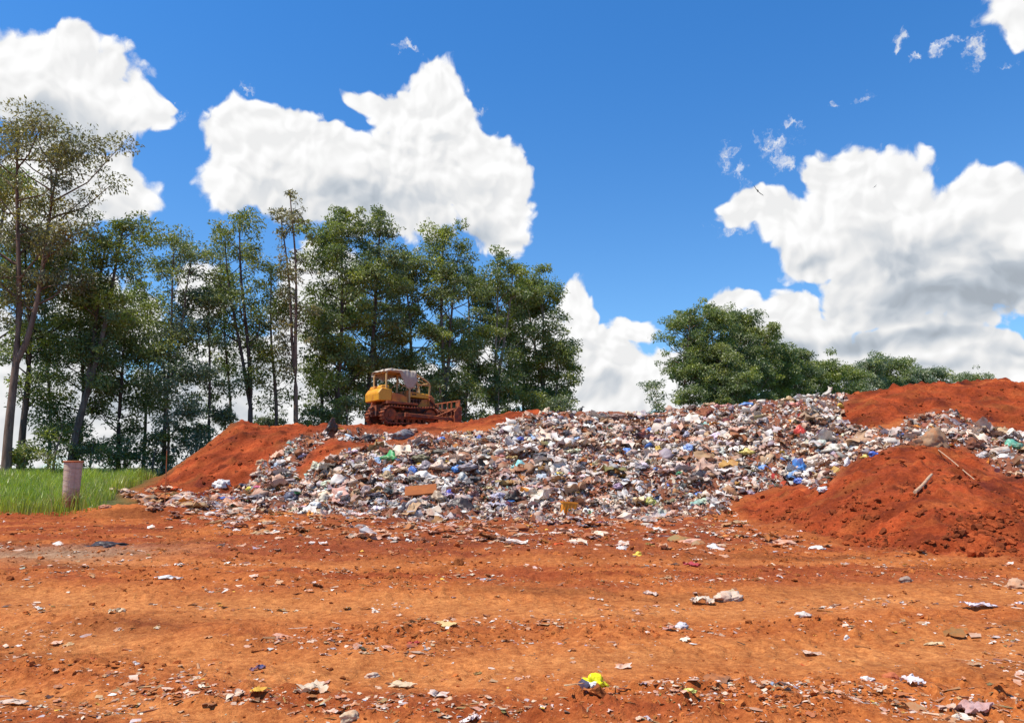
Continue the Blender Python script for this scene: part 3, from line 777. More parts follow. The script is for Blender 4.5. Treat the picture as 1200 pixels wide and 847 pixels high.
item('plastic_bag', 'bag', 'dark grey torn bag at the top of the right rubbish band', 'bag', 1117, 493, 20, 10, (.12, .11, .13), 0, BG, 'dark grey torn bag')
item('plastic_bag', 'bag', 'sea green bag near the right frame edge', 'flat', 1186, 527, 18, 9, (.12, .42, .28), 0, BG, 'sea green bag')
item('plastic_bag', 'bag', 'white bag below the sea green bag', 'bag', 1176, 541, 15, 9, K['white'], 0, BG)
item('plastic_bag', 'bag', 'white bag left of the sea green bag', 'bag', 1151, 533, 12, 8, K['pale'], 0, BG)
item('cardboard_sheet', 'cardboard', 'tan cardboard sheet at the right frame edge on the red slope', 'sheet', 1193, 555, 24, 12, (.55, .36, .22), 0)
item('plastic_bag', 'bag', 'dusty green bag right of the dark grey torn bag', 'flat', 1163, 506, 16, 8, (.18, .20, .12), 0, BG)
item('plastic_sheet', 'sheet', 'black flap of plastic at the brink of the left red mound', 'flat', 388, 507, 12, 14, K['black'], 1.0, None, 'black plastic flap', tilt=.3)
item('plastic_bag', 'bag', 'pale blue bag right of the black plastic flap', 'bag', 411, 510, 17, 9, (.50, .60, .68), 0, BG)
item('plastic_bag', 'bag', 'black bag right of the pale blue bag near the bulldozer', 'flat', 430, 512, 19, 7, K['black'], 0, BG)
item('plastic_bag', 'bag', 'white bag at the left foot of the red mound', 'bag', 260, 571, 16, 11, (.74, .70, .64), 0, BG, 'white bag at the mound foot')
item('cardboard_box', 'box', 'tan crushed box stuck in the left mound slope', 'rock', 307, 538, 13, 10, (.50, .36, .22), .3, None, 'tan crushed box')
item('plastic_bag', 'bag', 'small yellow bag near the left foot of the heap', 'flat', 294, 578, 9, 6, (.80, .66, .08), 0, BG)
item('plastic_bag', 'bag', 'small pink bag above the small yellow bag', 'flat', 302, 571, 8, 5, (.66, .12, .22), 0, BG)
item('plastic_bag', 'bag', 'grey bag lying below the small yellow bag', 'flat', 303, 583, 18, 8, (.16, .13, .14), 0, BG)
item('plastic_bag', 'bag', 'navy and grey bag at the gap between strand and heap', 'flat', 340, 584, 22, 9, (.07, .08, .12), 0, BG, 'navy and grey bag')
item('plastic_bag', 'bag', 'charcoal bag above the navy and grey bag', 'flat', 345, 568, 21, 8, (.12, .12, .13), .3, BG)
item('cardboard_box', 'box', 'cream box at the heap foot right of the navy bag', 'rock', 378, 589, 13, 9, (.62, .55, .42), .2)
item('cardboard_box', 'box', 'cream box lying alone before the left strand of rubbish', 'rock', 279, 601, 15, 7, (.60, .52, .40), .1)
item('plastic_bag', 'bag', 'white bag on the ground right of the lone cream box', 'bag', 327, 600, 15, 7, K['offwhite'], 0, BG)
item('carton', 'carton', 'long rust stained carton on the upper left of the heap centre', 'rock', 542, 538, 24, 8, (.40, .20, .12), 0)
item('sofa_cushion', 'cushion', 'olive cushion among the grey bags above the deep blue bag', 'flat', 494, 541, 18, 11, (.17, .15, .07), 0)
item('sofa_cushion', 'cushion', 'dark olive cushion in the upper left of the heap', 'flat', 517, 530, 18, 10, (.14, .13, .09), 0)
item('plastic_sheet', 'sheet', 'pale cream sheet in the centre of the heap', 'sheet', 690, 526, 26, 13, (.62, .50, .38), 0)
item('plastic_bag', 'bag', 'large dark bag on the crest left of the sky gap centre', 'bag', 709, 489, 17, 9, (.08, .07, .07), 0, BG)
item('plastic_bag', 'bag', 'brown grey bag on the crest beside the large dark bag', 'flat', 727, 490, 22, 9, (.24, .14, .11), 0, BG)
item('plastic_bag', 'bag', 'yellow bag on the right half of the heap', 'flat', 875, 535, 14, 6, (.75, .60, .15), 0, BG, 'yellow bag')

# rusty board
def board(label, px, py, w, d, t, rz, tilt, col, name='board', cat='board', mat=None):
    x, y, z = ground_at(px, py)
    m = MB(); n = 8
    for i in range(1):
        m.box((0, 0, 0), (w, d, t))
    o = m.build(name, mat or M_CLOTH, None, .012)
    me = o.data
    for v in me.vertices: v.co.z += .02 * math.sin(v.co.x * 3)
    o.location = (x, y, z + .2); o.rotation_euler = tilt + (rz,) if len(tilt) == 2 else tilt
    o.color = (*col, 1); tag(o, label, cat); return o
board('rusty orange brown board leaning low on the left of the heap', 493, 583, 1.2, .5, .06, .08, (.75, -.07), (.34, .10, .03)); LAND.append(('rusty board', 493, 578))

# orange crate
def crate():
    x, y, z = ground_at(666, 600)
    root = empty('plastic_crate', (x, y, z + .06), .15); tag(root, 'bright orange plastic crate standing at the foot of the heap', 'crate')
    mo = mat_paint('orange_plastic', (.90, .30, .01), .04, .45, scale=5)
    b = MB(); w, d, h, t = .5, .36, .42, .02
    b.box((0, 0, .012), (w, d, .024))
    for sx in (-1, 1): b.box((sx * (w / 2 - t / 2), 0, h / 2 + .012), (t, d, h))
    for sy in (-1, 1): b.box((0, sy * (d / 2 - t / 2 + .001), h / 2 + .012), (w - 2 * t - .004, t, h))
    b.build('body', mo, root)
    r = MB()
    for sy in (-1, 1): r.box((0, sy * (d / 2 + .014), h + .015), (w + .06, .025, .05))
    for sx in (-1, 1): r.box((sx * (w / 2 + .014), 0, h + .013), (.025, d, .046))
    r.build('rim', mo, root)
    q = MB()
    for i in range(4): q.box((-w / 2 + .07 + i * .12, -d / 2 - .01, h * .48), (.022, .02, h * .8))
    q.build('rib', mo, root)
    root.rotation_euler = (.0, .08, .15)
crate(); LAND.append(('orange crate', 666, 592))

# sticks
def stick(name, label, p0, p1, r, col, cat):
    x0, y0, z0 = ground_at(*p0); x1, y1, z1 = ground_at(*p1)
    m = MB(); pts = []
    for i in range(7):
        t = i / 6; X_ = x0 + (x1 - x0) * t + .02 * math.sin(t * 5); Y_ = y0 + (y1 - y0) * t
        pts.append((X_, Y_, z0 + (z1 - z0) * t))
        lift_ = max(locals().get('lift_', 0), float(H(np.array([X_]), np.array([Y_]))[0]) - (z0 + (z1 - z0) * t))
    pts = [(a, b_, c_ + lift_ + r) for a, b_, c_ in pts]
    m.tube(pts, [r, r * 1.05, r, r * .95, r * .95, r * .9, r * .8], 8)
    o = m.build(name, M_CLOTH, None, 0, True); o.color = (*col, 1); tag(o, label, cat)
    return o
stick('wooden_stick', 'pale stripped stick leaning on the front red mound below the boulders', (1073, 588), (1093, 557), .042, (.55, .36, .22), 'stick')
stick('cane', 'long thin pale cane running down from the large tan boulder', (1098, 531), (1143, 563), .016, (.55, .38, .24), 'cane')
LAND.append(('pale stripped stick', 1083, 570))

# foreground pieces, each told apart by its own look
FG = [
 ('plastic_sheet', 'sheet', 'cream folded sheet lying flat on the wheel track, left of a pair', 'sheet', 823, 698, 34, 12, (.72, .62, .48), 0),
 ('crumpled_cloth', 'cloth', 'cream crumpled cloth on the wheel track right of the folded sheet', 'bag', 853, 694, 30, 14, (.66, .48, .34), .2),
 ('black_plastic', 'plastic', 'flat black plastic strip on the red ground near the left edge', 'flat', 121, 637, 42, 8, (.02, .02, .025), -.08),
 ('brick_piece', 'brick', 'red brown brick piece on the earth at lower right', 'rock', 1043, 792, 19, 9, (.50, .13, .07), -.2),
 ('white_cloth', 'cloth', 'white crumpled cloth right of the brick piece', 'sheet', 1070, 805, 28, 14, (.78, .74, .74), 0),
 ('plastic_bag', 'bag', 'small white bag beside a yellow wrapper on the dark track', 'bag', 730, 644, 14, 7, (.76, .72, .66), 0),
 ('wrapper', 'wrapper', 'small yellow wrapper right of the small white bag', 'flat', 748, 650, 9, 6, (.80, .55, .06), 0),
 ('plastic_bag', 'bag', 'white bag on the ground below the heap right of the soil patch', 'bag', 837, 642, 14, 8, (.72, .66, .60), 0),
 ('wrapper', 'wrapper', 'dark red and white wrapper above the cream sheet', 'sheet', 811, 666, 21, 7, (.42, .05, .07), 0),
 ('plastic_bag', 'bag', 'grey white crumpled bag below the cream sheet', 'bag', 798, 727, 17, 9, (.60, .55, .55), 0),
 ('stone', 'stone', 'cream angular stone at the lower left of the ground', 'rock', 409, 838, 24, 16, (.60, .46, .30), 0),
 ('torn_carton', 'carton', 'cream torn carton with ragged rim left above the cream stone', 'sheet', 363, 805, 40, 16, (.62, .50, .36), 0),
 ('paper_scrap', 'paper', 'cream paper scrap on the pale track at far left', 'sheet', 137, 714, 20, 13, (.66, .52, .34), 0),
 ('plastic_strip', 'plastic', 'thin white plastic strip above the cream paper scrap', 'sheet', 198, 678, 32, 6, (.70, .66, .62), 0),
 ('plastic_strip', 'plastic', 'white strip over a dark rag on the dark earth below the left strand', 'sheet', 371, 639, 28, 6, (.70, .60, .54), 0),
 ('paper_scrap', 'paper', 'pale paper scrap in the rough strip above the cream stone', 'rock', 437, 778, 18, 8, (.60, .46, .34), 0),
 ('flat_card', 'card', 'long cream card strip on the pale track right of the torn carton', 'sheet', 469, 792, 34, 7, (.64, .48, .30), 0),
 ('white_rag', 'rag', 'small bright white rag at the bottom edge', 'sheet', 556, 841, 20, 11, (.78, .76, .74), .6),
 ('plastic_bottle', 'bottle', 'small white bottle with a dusty side on the lower track', 'rock', 992, 743, 8, 8, (.72, .66, .58), 0),
 ('plastic_bag', 'bag', 'white pinched bag on the rough strip above the lower track', 'bag', 941, 721, 15, 8, (.72, .62, .52), .2),
 ('flat_card', 'card', 'long beige card lying slantwise on the lower track', 'sheet', 954, 756, 28, 5, (.62, .42, .30), -.2),
 ('paper_scrap', 'paper', 'cream torn paper on the lower track at right', 'sheet', 1095, 749, 24, 6, (.62, .46, .26), -.2),
 ('stone', 'stone', 'pale dusty stone at the right frame edge', 'rock', 1190, 686, 26, 11, (.55, .33, .20), 0),
 ('plastic_bag', 'bag', 'white bag at the foot of the front red mound', 'bag', 956, 641, 16, 7, (.76, .68, .60), 0),
 ('white_rag', 'rag', 'long white and lilac rag on the rough strip near the right edge', 'sheet', 1148, 712, 38, 8, (.66, .60, .64), 0),
 ('white_rag', 'rag', 'white rag cut by the right frame edge', 'sheet', 1196, 706, 14, 9, (.76, .72, .76), 0),
 ('wrapper', 'wrapper', 'navy blue wrapper in the rough strip at left', 'sheet', 303, 773, 18, 12, (.04, .07, .18), .6),
 ('stone', 'stone', 'grey stone topped with white scrap near the mound foot at right', 'rock', 1061, 681, 18, 10, (.34, .24, .18), 0),
 ('crumpled_cloth', 'cloth', 'pinkish crumpled cloth in the lower right corner', 'sheet', 1140, 830, 42, 16, (.50, .32, .30), 0),
 ('wrapper', 'wrapper', 'yellow green wrapper at the lower edge right of the yellow package', 'flat', 810, 826, 13, 7, (.62, .62, .14), 0),
 ('wrapper', 'wrapper', 'pale yellow wrapper above the yellow green wrapper', 'sheet', 836, 798, 14, 6, (.74, .64, .16), 0),
 ('plastic_bag', 'bag', 'small white knotted bag beside the pale yellow wrapper', 'bag', 815, 810, 8, 6, (.76, .74, .72), 0),
 ('stone', 'stone', 'flat reddish stone on the berm near the post', 'rock', 122, 606, 17, 6, (.52, .24, .15), 0),
 ('paper_scrap', 'paper', 'grey white paper scrap in the centre of the lower left ground', 'sheet', 158, 776, 13, 9, (.64, .56, .52), 0),
 ('flat_card', 'card', 'cream card cut by the left frame edge', 'sheet', 16, 826, 30, 5, (.64, .48, .36), .4),
 ('paper_scrap', 'paper', 'white curled paper scrap in the dark stained strip, centre left', 'bag', 482, 631, 10, 6, (.72, .68, .62), 0),
 ('paper_scrap', 'paper', 'small white scrap pair on the upper track, centre', 'sheet', 540, 661, 22, 6, (.70, .58, .48), 0),
 ('paper_scrap', 'paper', 'small white paper ball on the pale middle track', 'bag', 440, 710, 8, 5, (.72, .60, .46), 0),
 ('flat_card', 'card', 'long yellowish card strip in the rough strip, centre', 'sheet', 520, 727, 34, 6, (.66, .46, .20), 0),
 ('wrapper', 'wrapper', 'thin red wrapper in the rough strip, centre', 'sheet', 485, 746, 16, 7, (.50, .06, .06), .3),
 ('white_cloth', 'cloth', 'pale cloth strip on the track edge left of the cream sheet', 'sheet', 762, 690, 20, 5, (.60, .46, .38), 0),
 ('plastic_bag', 'bag', 'two lobed grey white bag near the bottom, right of centre', 'bag', 1017, 795, 12, 7, (.68, .60, .54), 0),
 ('stone', 'stone', 'small pale stone at the lower right below the pinkish cloth', 'rock', 1120, 841, 9, 7, (.70, .60, .46), 0),
]
for (nm, cat, lab, shp, px, py, w, h, c, rz) in FG:
    item(nm, cat, lab, shp, px, py, w * .9, h * .85, c, rz if rz else None)

def package():
    x, y, z = ground_at(690, 806)
    s = y / F
    root = empty('snack_package', (x, y, z), .0); tag(root, 'crumpled package, bright yellow above and white with dark stripe below', 'package')
    a = link('yellow_film', tmesh('film', t_bag(2001, 4, .85, .6), M_BAG), root, (8 * s, .04, .05), (0, .2, .3), (10 * s, 7 * s, 9 * s)); a.color = (.85, .78, .0, 1)
    b = link('white_film', tmesh('film', t_bag(2002, 4, .85, .6), M_BAG), root, (-4 * s, -.02, .03), (0, -.5, -.9), (11 * s, 6 * s, 7 * s)); b.color = (.78, .76, .74, 1)
    c = link('dark_stripe', tmesh('film', t_bag(2003, 4, .6, .6), M_BAG), root, (-7 * s, -.10, .05), (0, -.3, -1.1), (11 * s, 2.6 * s, 8 * s)); c.color = (.05, .05, .09, 1)
package()

# about 200 further bags told apart on the heap
def more_bags():
    cand = np.vstack([sample_poly(P_MAIN, 330), sample_poly(P_GREY, 110), sample_poly(P_STRAND, 14), sample_poly(P_RIGHT, 22)])
    taken = [(l[1], l[2]) for l in LAND]
    for o in bpy.data.objects:
        if o.get('category') and o.type == 'MESH' and o.get('kind') != 'stuff':
            p = project(o.location.x, o.location.y, o.location.z); taken.append((float(p[0]), float(p[1])))
    kept = []
    for q in cand:
        if all((q[0] - t[0]) ** 2 / 1.6 + (q[1] - t[1]) ** 2 > 62 for t in taken + kept): kept.append((q[0], q[1]))
    kept = kept[:215]
    CN = {'white': 'white', 'offwhite': 'cream', 'grey': 'grey', 'pale': 'pale grey', 'dark': 'dark grey', 'black': 'black', 'tan': 'tan', 'sky': 'light blue', 'brown': 'brown', 'lilac': 'lilac grey', 'pinkish': 'dusty pink', 'blue': 'blue', 'green': 'green', 'yellow': 'yellow', 'red': 'red'}
    wa = dict(white=26, offwhite=20, pale=16, grey=14, dark=9, black=6, tan=8, sky=2, brown=5, lilac=2, pinkish=14, blue=.7, green=.8, yellow=.8, red=.8)
    wb = dict(white=8, offwhite=5, grey=24, dark=26, black=18, pale=8, lilac=4, tan=6, blue=1, brown=8)
    recs = []
    for (px, py) in kept:
        g = bool(inpoly(np.array([px]), np.array([py]), P_GREY)[0])
        w = wb if g else wa; ks = list(w); c = rnd.choices(ks, [w[k] for k in ks])[0]
        lab = min(LAND, key=lambda t: (t[1] - px) ** 2 + 2 * (t[2] - py) ** 2)
        dx = px - lab[1]; dy = py - lab[2]
        d = ('right of' if dx > 0 else 'left of') if abs(dx) > 1.3 * abs(dy) else ('below' if dy > 0 else 'above')
        recs.append([CN[c], d, lab[0], math.hypot(dx, dy), px, py, c, g])
    keys = {}
    for r in recs: keys.setdefault((r[0], r[1], r[2]), []).append(r)
    ORD = ['nearest', 'second nearest', 'third nearest', 'fourth nearest', 'fifth nearest', 'sixth nearest', 'seventh nearest', 'eighth nearest', 'ninth nearest', 'tenth nearest', 'eleventh nearest', 'twelfth nearest']
    for (c, d, l), rs in keys.items():
        rs.sort(key=lambda r: r[3])
        for i, r in enumerate(rs):
            if i >= len(ORD): continue
            suf = '' if len(rs) == 1 else ', ' + ORD[i] + ' to it'
            isf = r[6] in ('white', 'offwhite', 'pinkish', 'tan', 'pale') and rnd.random() < .38
            lab = '%s bag %s the %s%s' % (c, d, l, suf)
            if isf: lab = 'open %s film bag %s the %s%s' % (c, d, l, suf)
            col = tuple(min(.8, max(.015, v * rnd.uniform(.8, 1.15))) for v in PAL[r[6]])
            far = 1.0 if r[5] > 540 else .8
            if isf:
                wf = rnd.uniform(14, 28) * far
                item('plastic_bag', 'bag', lab, 'sheet', r[4], r[5], wf, wf * .36, col, rnd.uniform(-.6, .6), BG); continue
            wpx = rnd.uniform(7, 13.5) * far * (1.3 if r[7] else 1)
            item('plastic_bag', 'bag', lab, 'bag' if rnd.random() < .6 else 'flat', r[4], r[5], wpx, wpx * rnd.uniform(.5, .75), col, rnd.uniform(-1.5, 1.5), BG)
more_bags()
build_mass()

# ------------------------------------------------------------------ gas vent post, rod
def vent_post():
    y = 24.9; x = pix_x(82, 592, y); z = pix_z(592, y); s = y / F
    root = empty('vent_post', (x, y, z - .05)); tag(root, 'short round pale post wrapped in wire mesh standing at the grass edge', 'post')
    Hh = 50 * s + .05; R1 = 9.6 * s; R0 = 8.2 * s
    m, nt, p, o = newmat('pale_vent_fill')
    tc = N(nt, 'ShaderNodeTexCoord'); v = tc.outputs['Object']
    mp = N(nt, 'ShaderNodeMapping'); mp.inputs['Scale'].default_value = (1, 1, 3); nt.links.new(v, mp.inputs[0])
    n = noise(nt, 6, 5, .7, mp.outputs[0]); vo = N(nt, 'ShaderNodeTexVoronoi'); vo.inputs['Scale'].default_value = 14; nt.links.new(v, vo.inputs['Vector'])
    c = mix(nt, ramp(nt, n.outputs[0], .3, .7).outputs[0], (.44, .29, .19), (.57, .45, .35))
    nz = N(nt, 'ShaderNodeSeparateXYZ'); nt.links.new(v, nz.inputs[0])
    a = N(nt, 'ShaderNodeMath', operation='MULTIPLY_ADD'); nt.links.new(n.outputs[0], a.inputs[0]); a.inputs[1].default_value = .7; nt.links.new(nz.outputs[2], a.inputs[2])
    rr = ramp(nt, a.outputs[0], .55, 1.0)
    rr2 = ramp(nt, a.outputs[0], 1.5, 1.85)
    c = mix(nt, rr.outputs[0], (.42, .15, .06), c); c = mix(nt, rr2.outputs[0], c, (.52, .22, .11))
    nt.links.new(c, p.inputs['Base Color']); p.inputs['Roughness'].default_value = .9
    bump(nt, n.outputs[0], .4, .03, p)
    b = MB(); pts = [(0, 0, i / 12 * Hh) for i in range(13)]
    b.tube(pts, [(R0 + (R1 - R0) * i / 12) * (1 + .012 * math.sin(i * 2.4)) for i in range(13)], 28)
    b.build('fill', m, root, 0, True)
    rust = mat_paint('rusty_wire', (.30, .16, .10), .5, .7, .3)
    w = MB()
    for k in range(8):
        t = 2 * math.pi * k / 8
        w.tube([((R0 + .012) * math.cos(t), (R0 + .012) * math.sin(t), .02), ((R1 + .012) * math.cos(t), (R1 + .012) * math.sin(t), Hh)], .003, 5)
    for j in range(2, 13, 3):
        rr_ = R0 + (R1 - R0) * j / 13 + .014
        w.tube([(rr_ * math.cos(2 * math.pi * k / 24), rr_ * math.sin(2 * math.pi * k / 24), j / 13 * Hh) for k in range(25)], .0035, 5)
    w.build('wire_mesh', mat_paint('pale_wire', (.42, .30, .22), .2, .7), root)
    h = MB()
    h.tube([((R1 + .01) * math.cos(2 * math.pi * k / 28), (R1 + .01) * math.sin(2 * math.pi * k / 28), Hh) for k in range(29)], .028, 8)
    h.build('rim', mat_paint('rusty_rim', (.40, .15, .07), .5, .8), root, 0, True)
vent_post()
def rod():
    x, y, z = ground_at(193, 591); s = y / F
    m = MB(); m.tube([(0, 0, -.1), (-.01, 0, .8), (-.05, .0, 62 * s)], .016, 7)
    o = m.build('iron_rod', mat_paint('rusty_iron', (.30, .12, .06), .6, .8), None, 0, True); o.location = (x, y, z)
    tag(o, 'thin rusty rod standing upright before the left red mound', 'rod')
rod()

# ------------------------------------------------------------------ bulldozer
def bulldozer():
    Yc = 43.8; xc = pix_x(471, 497, Yc); zc = pix_z(497.5, Yc)
    ang = math.radians(34)
    root = empty('bulldozer', (xc, Yc, zc - .02), ang)
    tag(root, 'old yellow crawler bulldozer caked in red dust on top of the heap', 'bulldozer')
    yel = mat_paint('worn_yellow_paint', (.84, .38, .02), .30, .45, scale=1.7)
    yel2 = mat_paint('dusty_yellow_paint', (.70, .24, .015), .5, .55, scale=2.2)
    red = mat_paint('dust_caked_steel', (.16, .05, .025), .50, .8, scale=3)
    dred = mat_paint('dust_caked_dark_steel', (.10, .04, .025), .42, .8, scale=3.5)
    dark = mat_paint('dark_machinery', (.03, .025, .022), .22, .7, scale=4)
    pole = mat_paint('pale_yellow_tube', (.62, .38, .14), .25, .5, scale=3)
    tarpm = mat_paint('faded_tarp', (.52, .43, .33), .12, .9, scale=2)
    seatm = mat_paint('black_seat_vinyl', (.03, .03, .03), .2, .6)
    TL, Hh, W = 3.55, 1.0, .52   # track length, height, width
    R = Hh / 2; c0 = -TL / 2 + R; c1 = TL / 2 - R
    for sy in (-1, 1):
        yc = sy * 1.02
        # belt with raised grousers
        tr = MB(); path = []; n = 46
        L = 2 * (c1 - c0) + 2 * math.pi * R
        def P(s, r):
            s = s % L; a = c1 - c0
            if s < a: return (c0 + s, R + r), (0, 1)
            s -= a
            if s < math.pi * R:
                t = math.pi / 2 - s / R; return (c1 + r * math.cos(t), R + r * math.sin(t)), (math.cos(t), math.sin(t))
            s -= math.pi * R
            if s < a: return (c1 - s, R - r), (0, -1)
            s -= a; t = -math.pi / 2 - s / R
            return (c0 + r * math.cos(t), R + r * math.sin(t)), (math.cos(t), math.sin(t))
        M_ = 92
        for k in range(M_):
            s0 = L * k / M_; s1 = L * (k + 1) / M_
            a, _ = P(s0, R); b, _ = P(s1, R); ai, _ = P(s0, R - .06); bi, _ = P(s1, R - .06)
            sag = lambda p: (p[0], p[1] - (.05 * math.sin(math.pi * (p[0] - c0) / (c1 - c0)) if p[1] > R and c0 < p[0] < c1 else 0))
            a, b, ai, bi = map(sag, (a, b, ai, bi))
            tr.prism([ai, a, b, bi], yc - W / 2, yc + W / 2)
            if k % 2 == 0:
                mid, nr = P((s0 + s1) / 2, R + .02); mid = sag(mid)
                tx, tz = -nr[1], nr[0]
                q = [(mid[0] + tx * u + nr[0] * v, mid[1] + tz * u + nr[1] * v) for u, v in ((-.018, -.02), (.018, -.02), (.018, .045), (-.018, .045))]
                tr.prism(q, yc - W / 2 - .01, yc + W / 2 + .01)
        t = tr.build('track', red, root)
        def wheel(name, x, z, r, w, teeth=0):
            m = MB(); m.tube([(x, yc - w / 2, z), (x, yc + w / 2, z)], r, 22)
            m.tube([(x, yc - w / 2 - .06, z), (x, yc + w / 2 + .06, z)], r * .42, 14)
            if teeth:
                for k in range(teeth):
                    a = 2 * math.pi * k / teeth
                    m.box((x + r * math.cos(a), yc, z + r * math.sin(a)), (.09, w * .6, .06), Matrix.Rotation(-a, 3, 'Y'))
            return m.build(name, red, t)
        wheel('sprocket', c0, R, R - .13, .3, 16)
        wheel('idler', c1, R, R - .12, .26)
        for i in range(6): wheel('roller', c0 + .36 + i * (c1 - c0 - .72) / 5, .17, .11, .30)
        for i in range(2): wheel('carrier_roller', c0 + .8 + i * 1.0, Hh - .16, .075, .2)
        f = MB()
        f.prism([(c0 + .2, .30), (c1 - .1, .30), (c1 + .05, .42), (c1 - .1, .62), (c0 + .5, .66), (c0 + .2, .5)], yc - .13, yc + .13)
        f.box(((c0 + c1) / 2, yc + sy * .19, .36), (1.9, .05, .22))
        for i in range(7): f.box((c0 + .4 + i * .27, yc + sy * .225, .30), (.05, .03, .26))
        f.build('track_frame', red, root, .012)
    # hull, floor, fenders
    h = MB()
    h.prism([(-1.55, .45), (1.35, .45), (1.45, .75), (1.45, 1.1), (-1.5, 1.15), (-1.7, .8)], -.46, .46)
    h.build('hull', dred, root, .02)
    rb = MB()
    rb.box((-1.72, 0, .75), (.22, .8, .62)); rb.box((-1.9, 0, .6), (.3, .3, .16)); rb.tube([(-1.95, -.22, .9), (-1.95, .22, .9)], .1, 12)
    rb.tube([(-1.86, .3, .55), (-1.86, .3, 1.25)], .025, 6)
    rb.build('drawbar_housing', dred, root, .015)
    fe = MB()
    for sy in (-1, 1):
        fe.prism([(-1.5, 1.12), (.45, 1.10), (.45, 1.20), (-1.5, 1.30)], sy * .465 if sy > 0 else -1.2, 1.2 if sy > 0 else -.465)
    fe.build('fender', red, root, .01)
    # fuel tank behind the seat
    ft = MB()
    ft.prism([(-1.95, 1.28), (-1.15, 1.30), (-1.10, 1.45), (-1.10, 2.0), (-1.75, 2.05), (-1.98, 1.75)], -.95, .95)
    tank = ft.build('fuel_tank', yel, root, .05)
    fl = MB()
    for yy in (-.55, .5): fl.prism([(-1.80, 2.0), (-1.25, 2.0), (-1.25, 2.22), (-1.72, 2.2)], yy - .3, yy + .28)
    fl.build('tool_box', yel, tank, .04)
    fc = MB(); fc.tube([(-1.5, .0, 2.04), (-1.5, 0, 2.16)], .07, 12); fc.build('filler_cap', dark, tank)
    for sy in (-1, 1):
        g = MB(); g.prism([(-1.12, 1.26), (-.15, 1.22), (-.15, 1.55), (-.5, 1.72), (-1.12, 1.8)], sy * .98 - .12 * (sy > 0) * 1, sy * .98 + .12 * (sy < 0) * 1)
        g.build('side_console', yel2, root, .025)
    # seat + controls
    s = MB(); s.box((-.78, 0, 1.55), (.5, .6, .14)); s.box((-1.0, 0, 1.85), (.12, .6, .55)); s.build('seat', seatm, root, .03)
    lv = MB()
    for yy in (-.25, -.1, .1, .25): lv.tube([(-.2, yy, 1.25), (-.3, yy, 1.95)], .018, 6)
    lv.tube([(-.35, -.6, 1.5), (-.15, -.62, 2.1)], .018, 6); lv.build('lever', dark, root)
    ds = MB(); ds.prism([(-.12, 1.2), (.12, 1.2), (.12, 2.0), (-.0, 2.0)], -.55, .55); ds.build('dashboard', yel2, root, .02)
    # engine bay: open sided engine under a yellow hood
    en = MB(); en.box((.72, 0, 1.35), (1.1, .62, .42)); 
    for i in range(5): en.tube([(.3 + i * .2, -.40, 1.25), (.3 + i * .2, -.40, 1.55)], .05, 8)
    en.tube([(.25, -.36, 1.5), (1.2, -.36, 1.5)], .055, 10)
    en.build('engine', dred, root, .01)
    hd = MB(); hd.prism([(.14, 1.62), (1.62, 1.56), (1.66, 1.74), (1.45, 1.84), (.14, 1.98)], -.52, .52)
    hood = hd.build('hood', yel, root, .035)
    ap = MB()
    for sy in (-1, 1): ap.prism([(.75, 1.08), (1.42, 1.08), (1.42, 1.55), (1.02, 1.5)], sy * .5 - .02, sy * .5 + .02)
    ap.build('side_panel', yel2, root, .01)
    st = MB(); st.box((.5, -.525, 1.79), (.28, .012, .07)); st.build('nameplate', dark, hood)
    ex = MB(); ex.tube([(.95, .12, 1.9), (.95, .12, 2.4), (.90, .12, 2.5)], .05, 10); ex.build('exhaust', dark, hood)
    ac = MB(); ac.tube([(.5, -.15, 1.9), (.5, -.15, 2.12)], .10, 12); ac.build('air_filter', dark, hood)
    rg = MB(); rg.prism([(1.44, .75), (1.80, .72), (1.86, 1.60), (1.66, 1.78), (1.46, 1.78)], -.56, .56)
    rad = rg.build('radiator_guard', yel2, root, .03)
    gr = MB()
    for i in range(9): gr.box((1.85 - .008 * i, 0, .86 + i * .085), (.03, .86, .03))
    gr.build('grille', dark, rad)
    sd = MB()
    for sy in (-1, 1): sd.prism([(1.50, .95), (1.74, .95), (1.76, 1.5), (1.50, 1.55)], sy * .565 - .006, sy * .565 + .006)
    sd.build('side_louvre', dred, rad)
    # canopy frame of bent tubes sweeping down to the front
    top = 3.12
    sw = [(-1.45, top - .32), (-1.42, top - .12), (-1.3, top - .03), (-1.1, top), (.1, top - .04), (.3, top - .1)]
    for sy in (-1, 1):
        cf = MB(); yy = sy * .86
        cf.tube([(-1.45, yy, 1.7)] + [(a, yy, b) for a, b in sw] + [(1.20, sy * .78, 2.58), (1.38, sy * .74, 2.45), (1.44, sy * .7, 2.28), (1.44, sy * .62, 1.8)], .055, 9)
        cf.build('canopy_tube', pole, root, 0, True)
        c2 = MB(); c2.tube([(.02, yy, 1.25), (.05, yy, top - .05)], .06, 9); c2.build('canopy_post', pole, root, 0, True)
        c3 = MB(); c3.tube([(.05, yy, 2.62), (.62, sy * .8, 2.36), (1.42, sy * .74, 2.34)], .035, 8); c3.tube([(.02, yy, 2.55), (-.55, yy * 1.03, 2.02)], .025, 7)
        c3.tube([(.62, sy * .8, 2.36), (.62, sy * .6, 1.85)], .035, 8)
        c3.build('brace', pole, root, 0, True)
    cb = MB()
    for (a, b, w_) in ((-1.42, top - .12, .86), (-.7, top, .86), (.05, top - .05, .86), (1.36, 2.47, .74), (.75, 2.84, .82)):
        cb.tube([(a, -w_, b), (a, w_, b)], .04, 8)
    for yy in (-.3, .3): cb.tube([(.1, yy, top - .04), (1.36, yy, 2.48)], .025, 7)
    cb.build('crossbar', pole, root, 0, True)
    # tarp thrown over the rear of the canopy, sagging on the near side
    nx, ny = 34, 44; V = []; Fq = []
    r_ = np.random.default_rng(9)
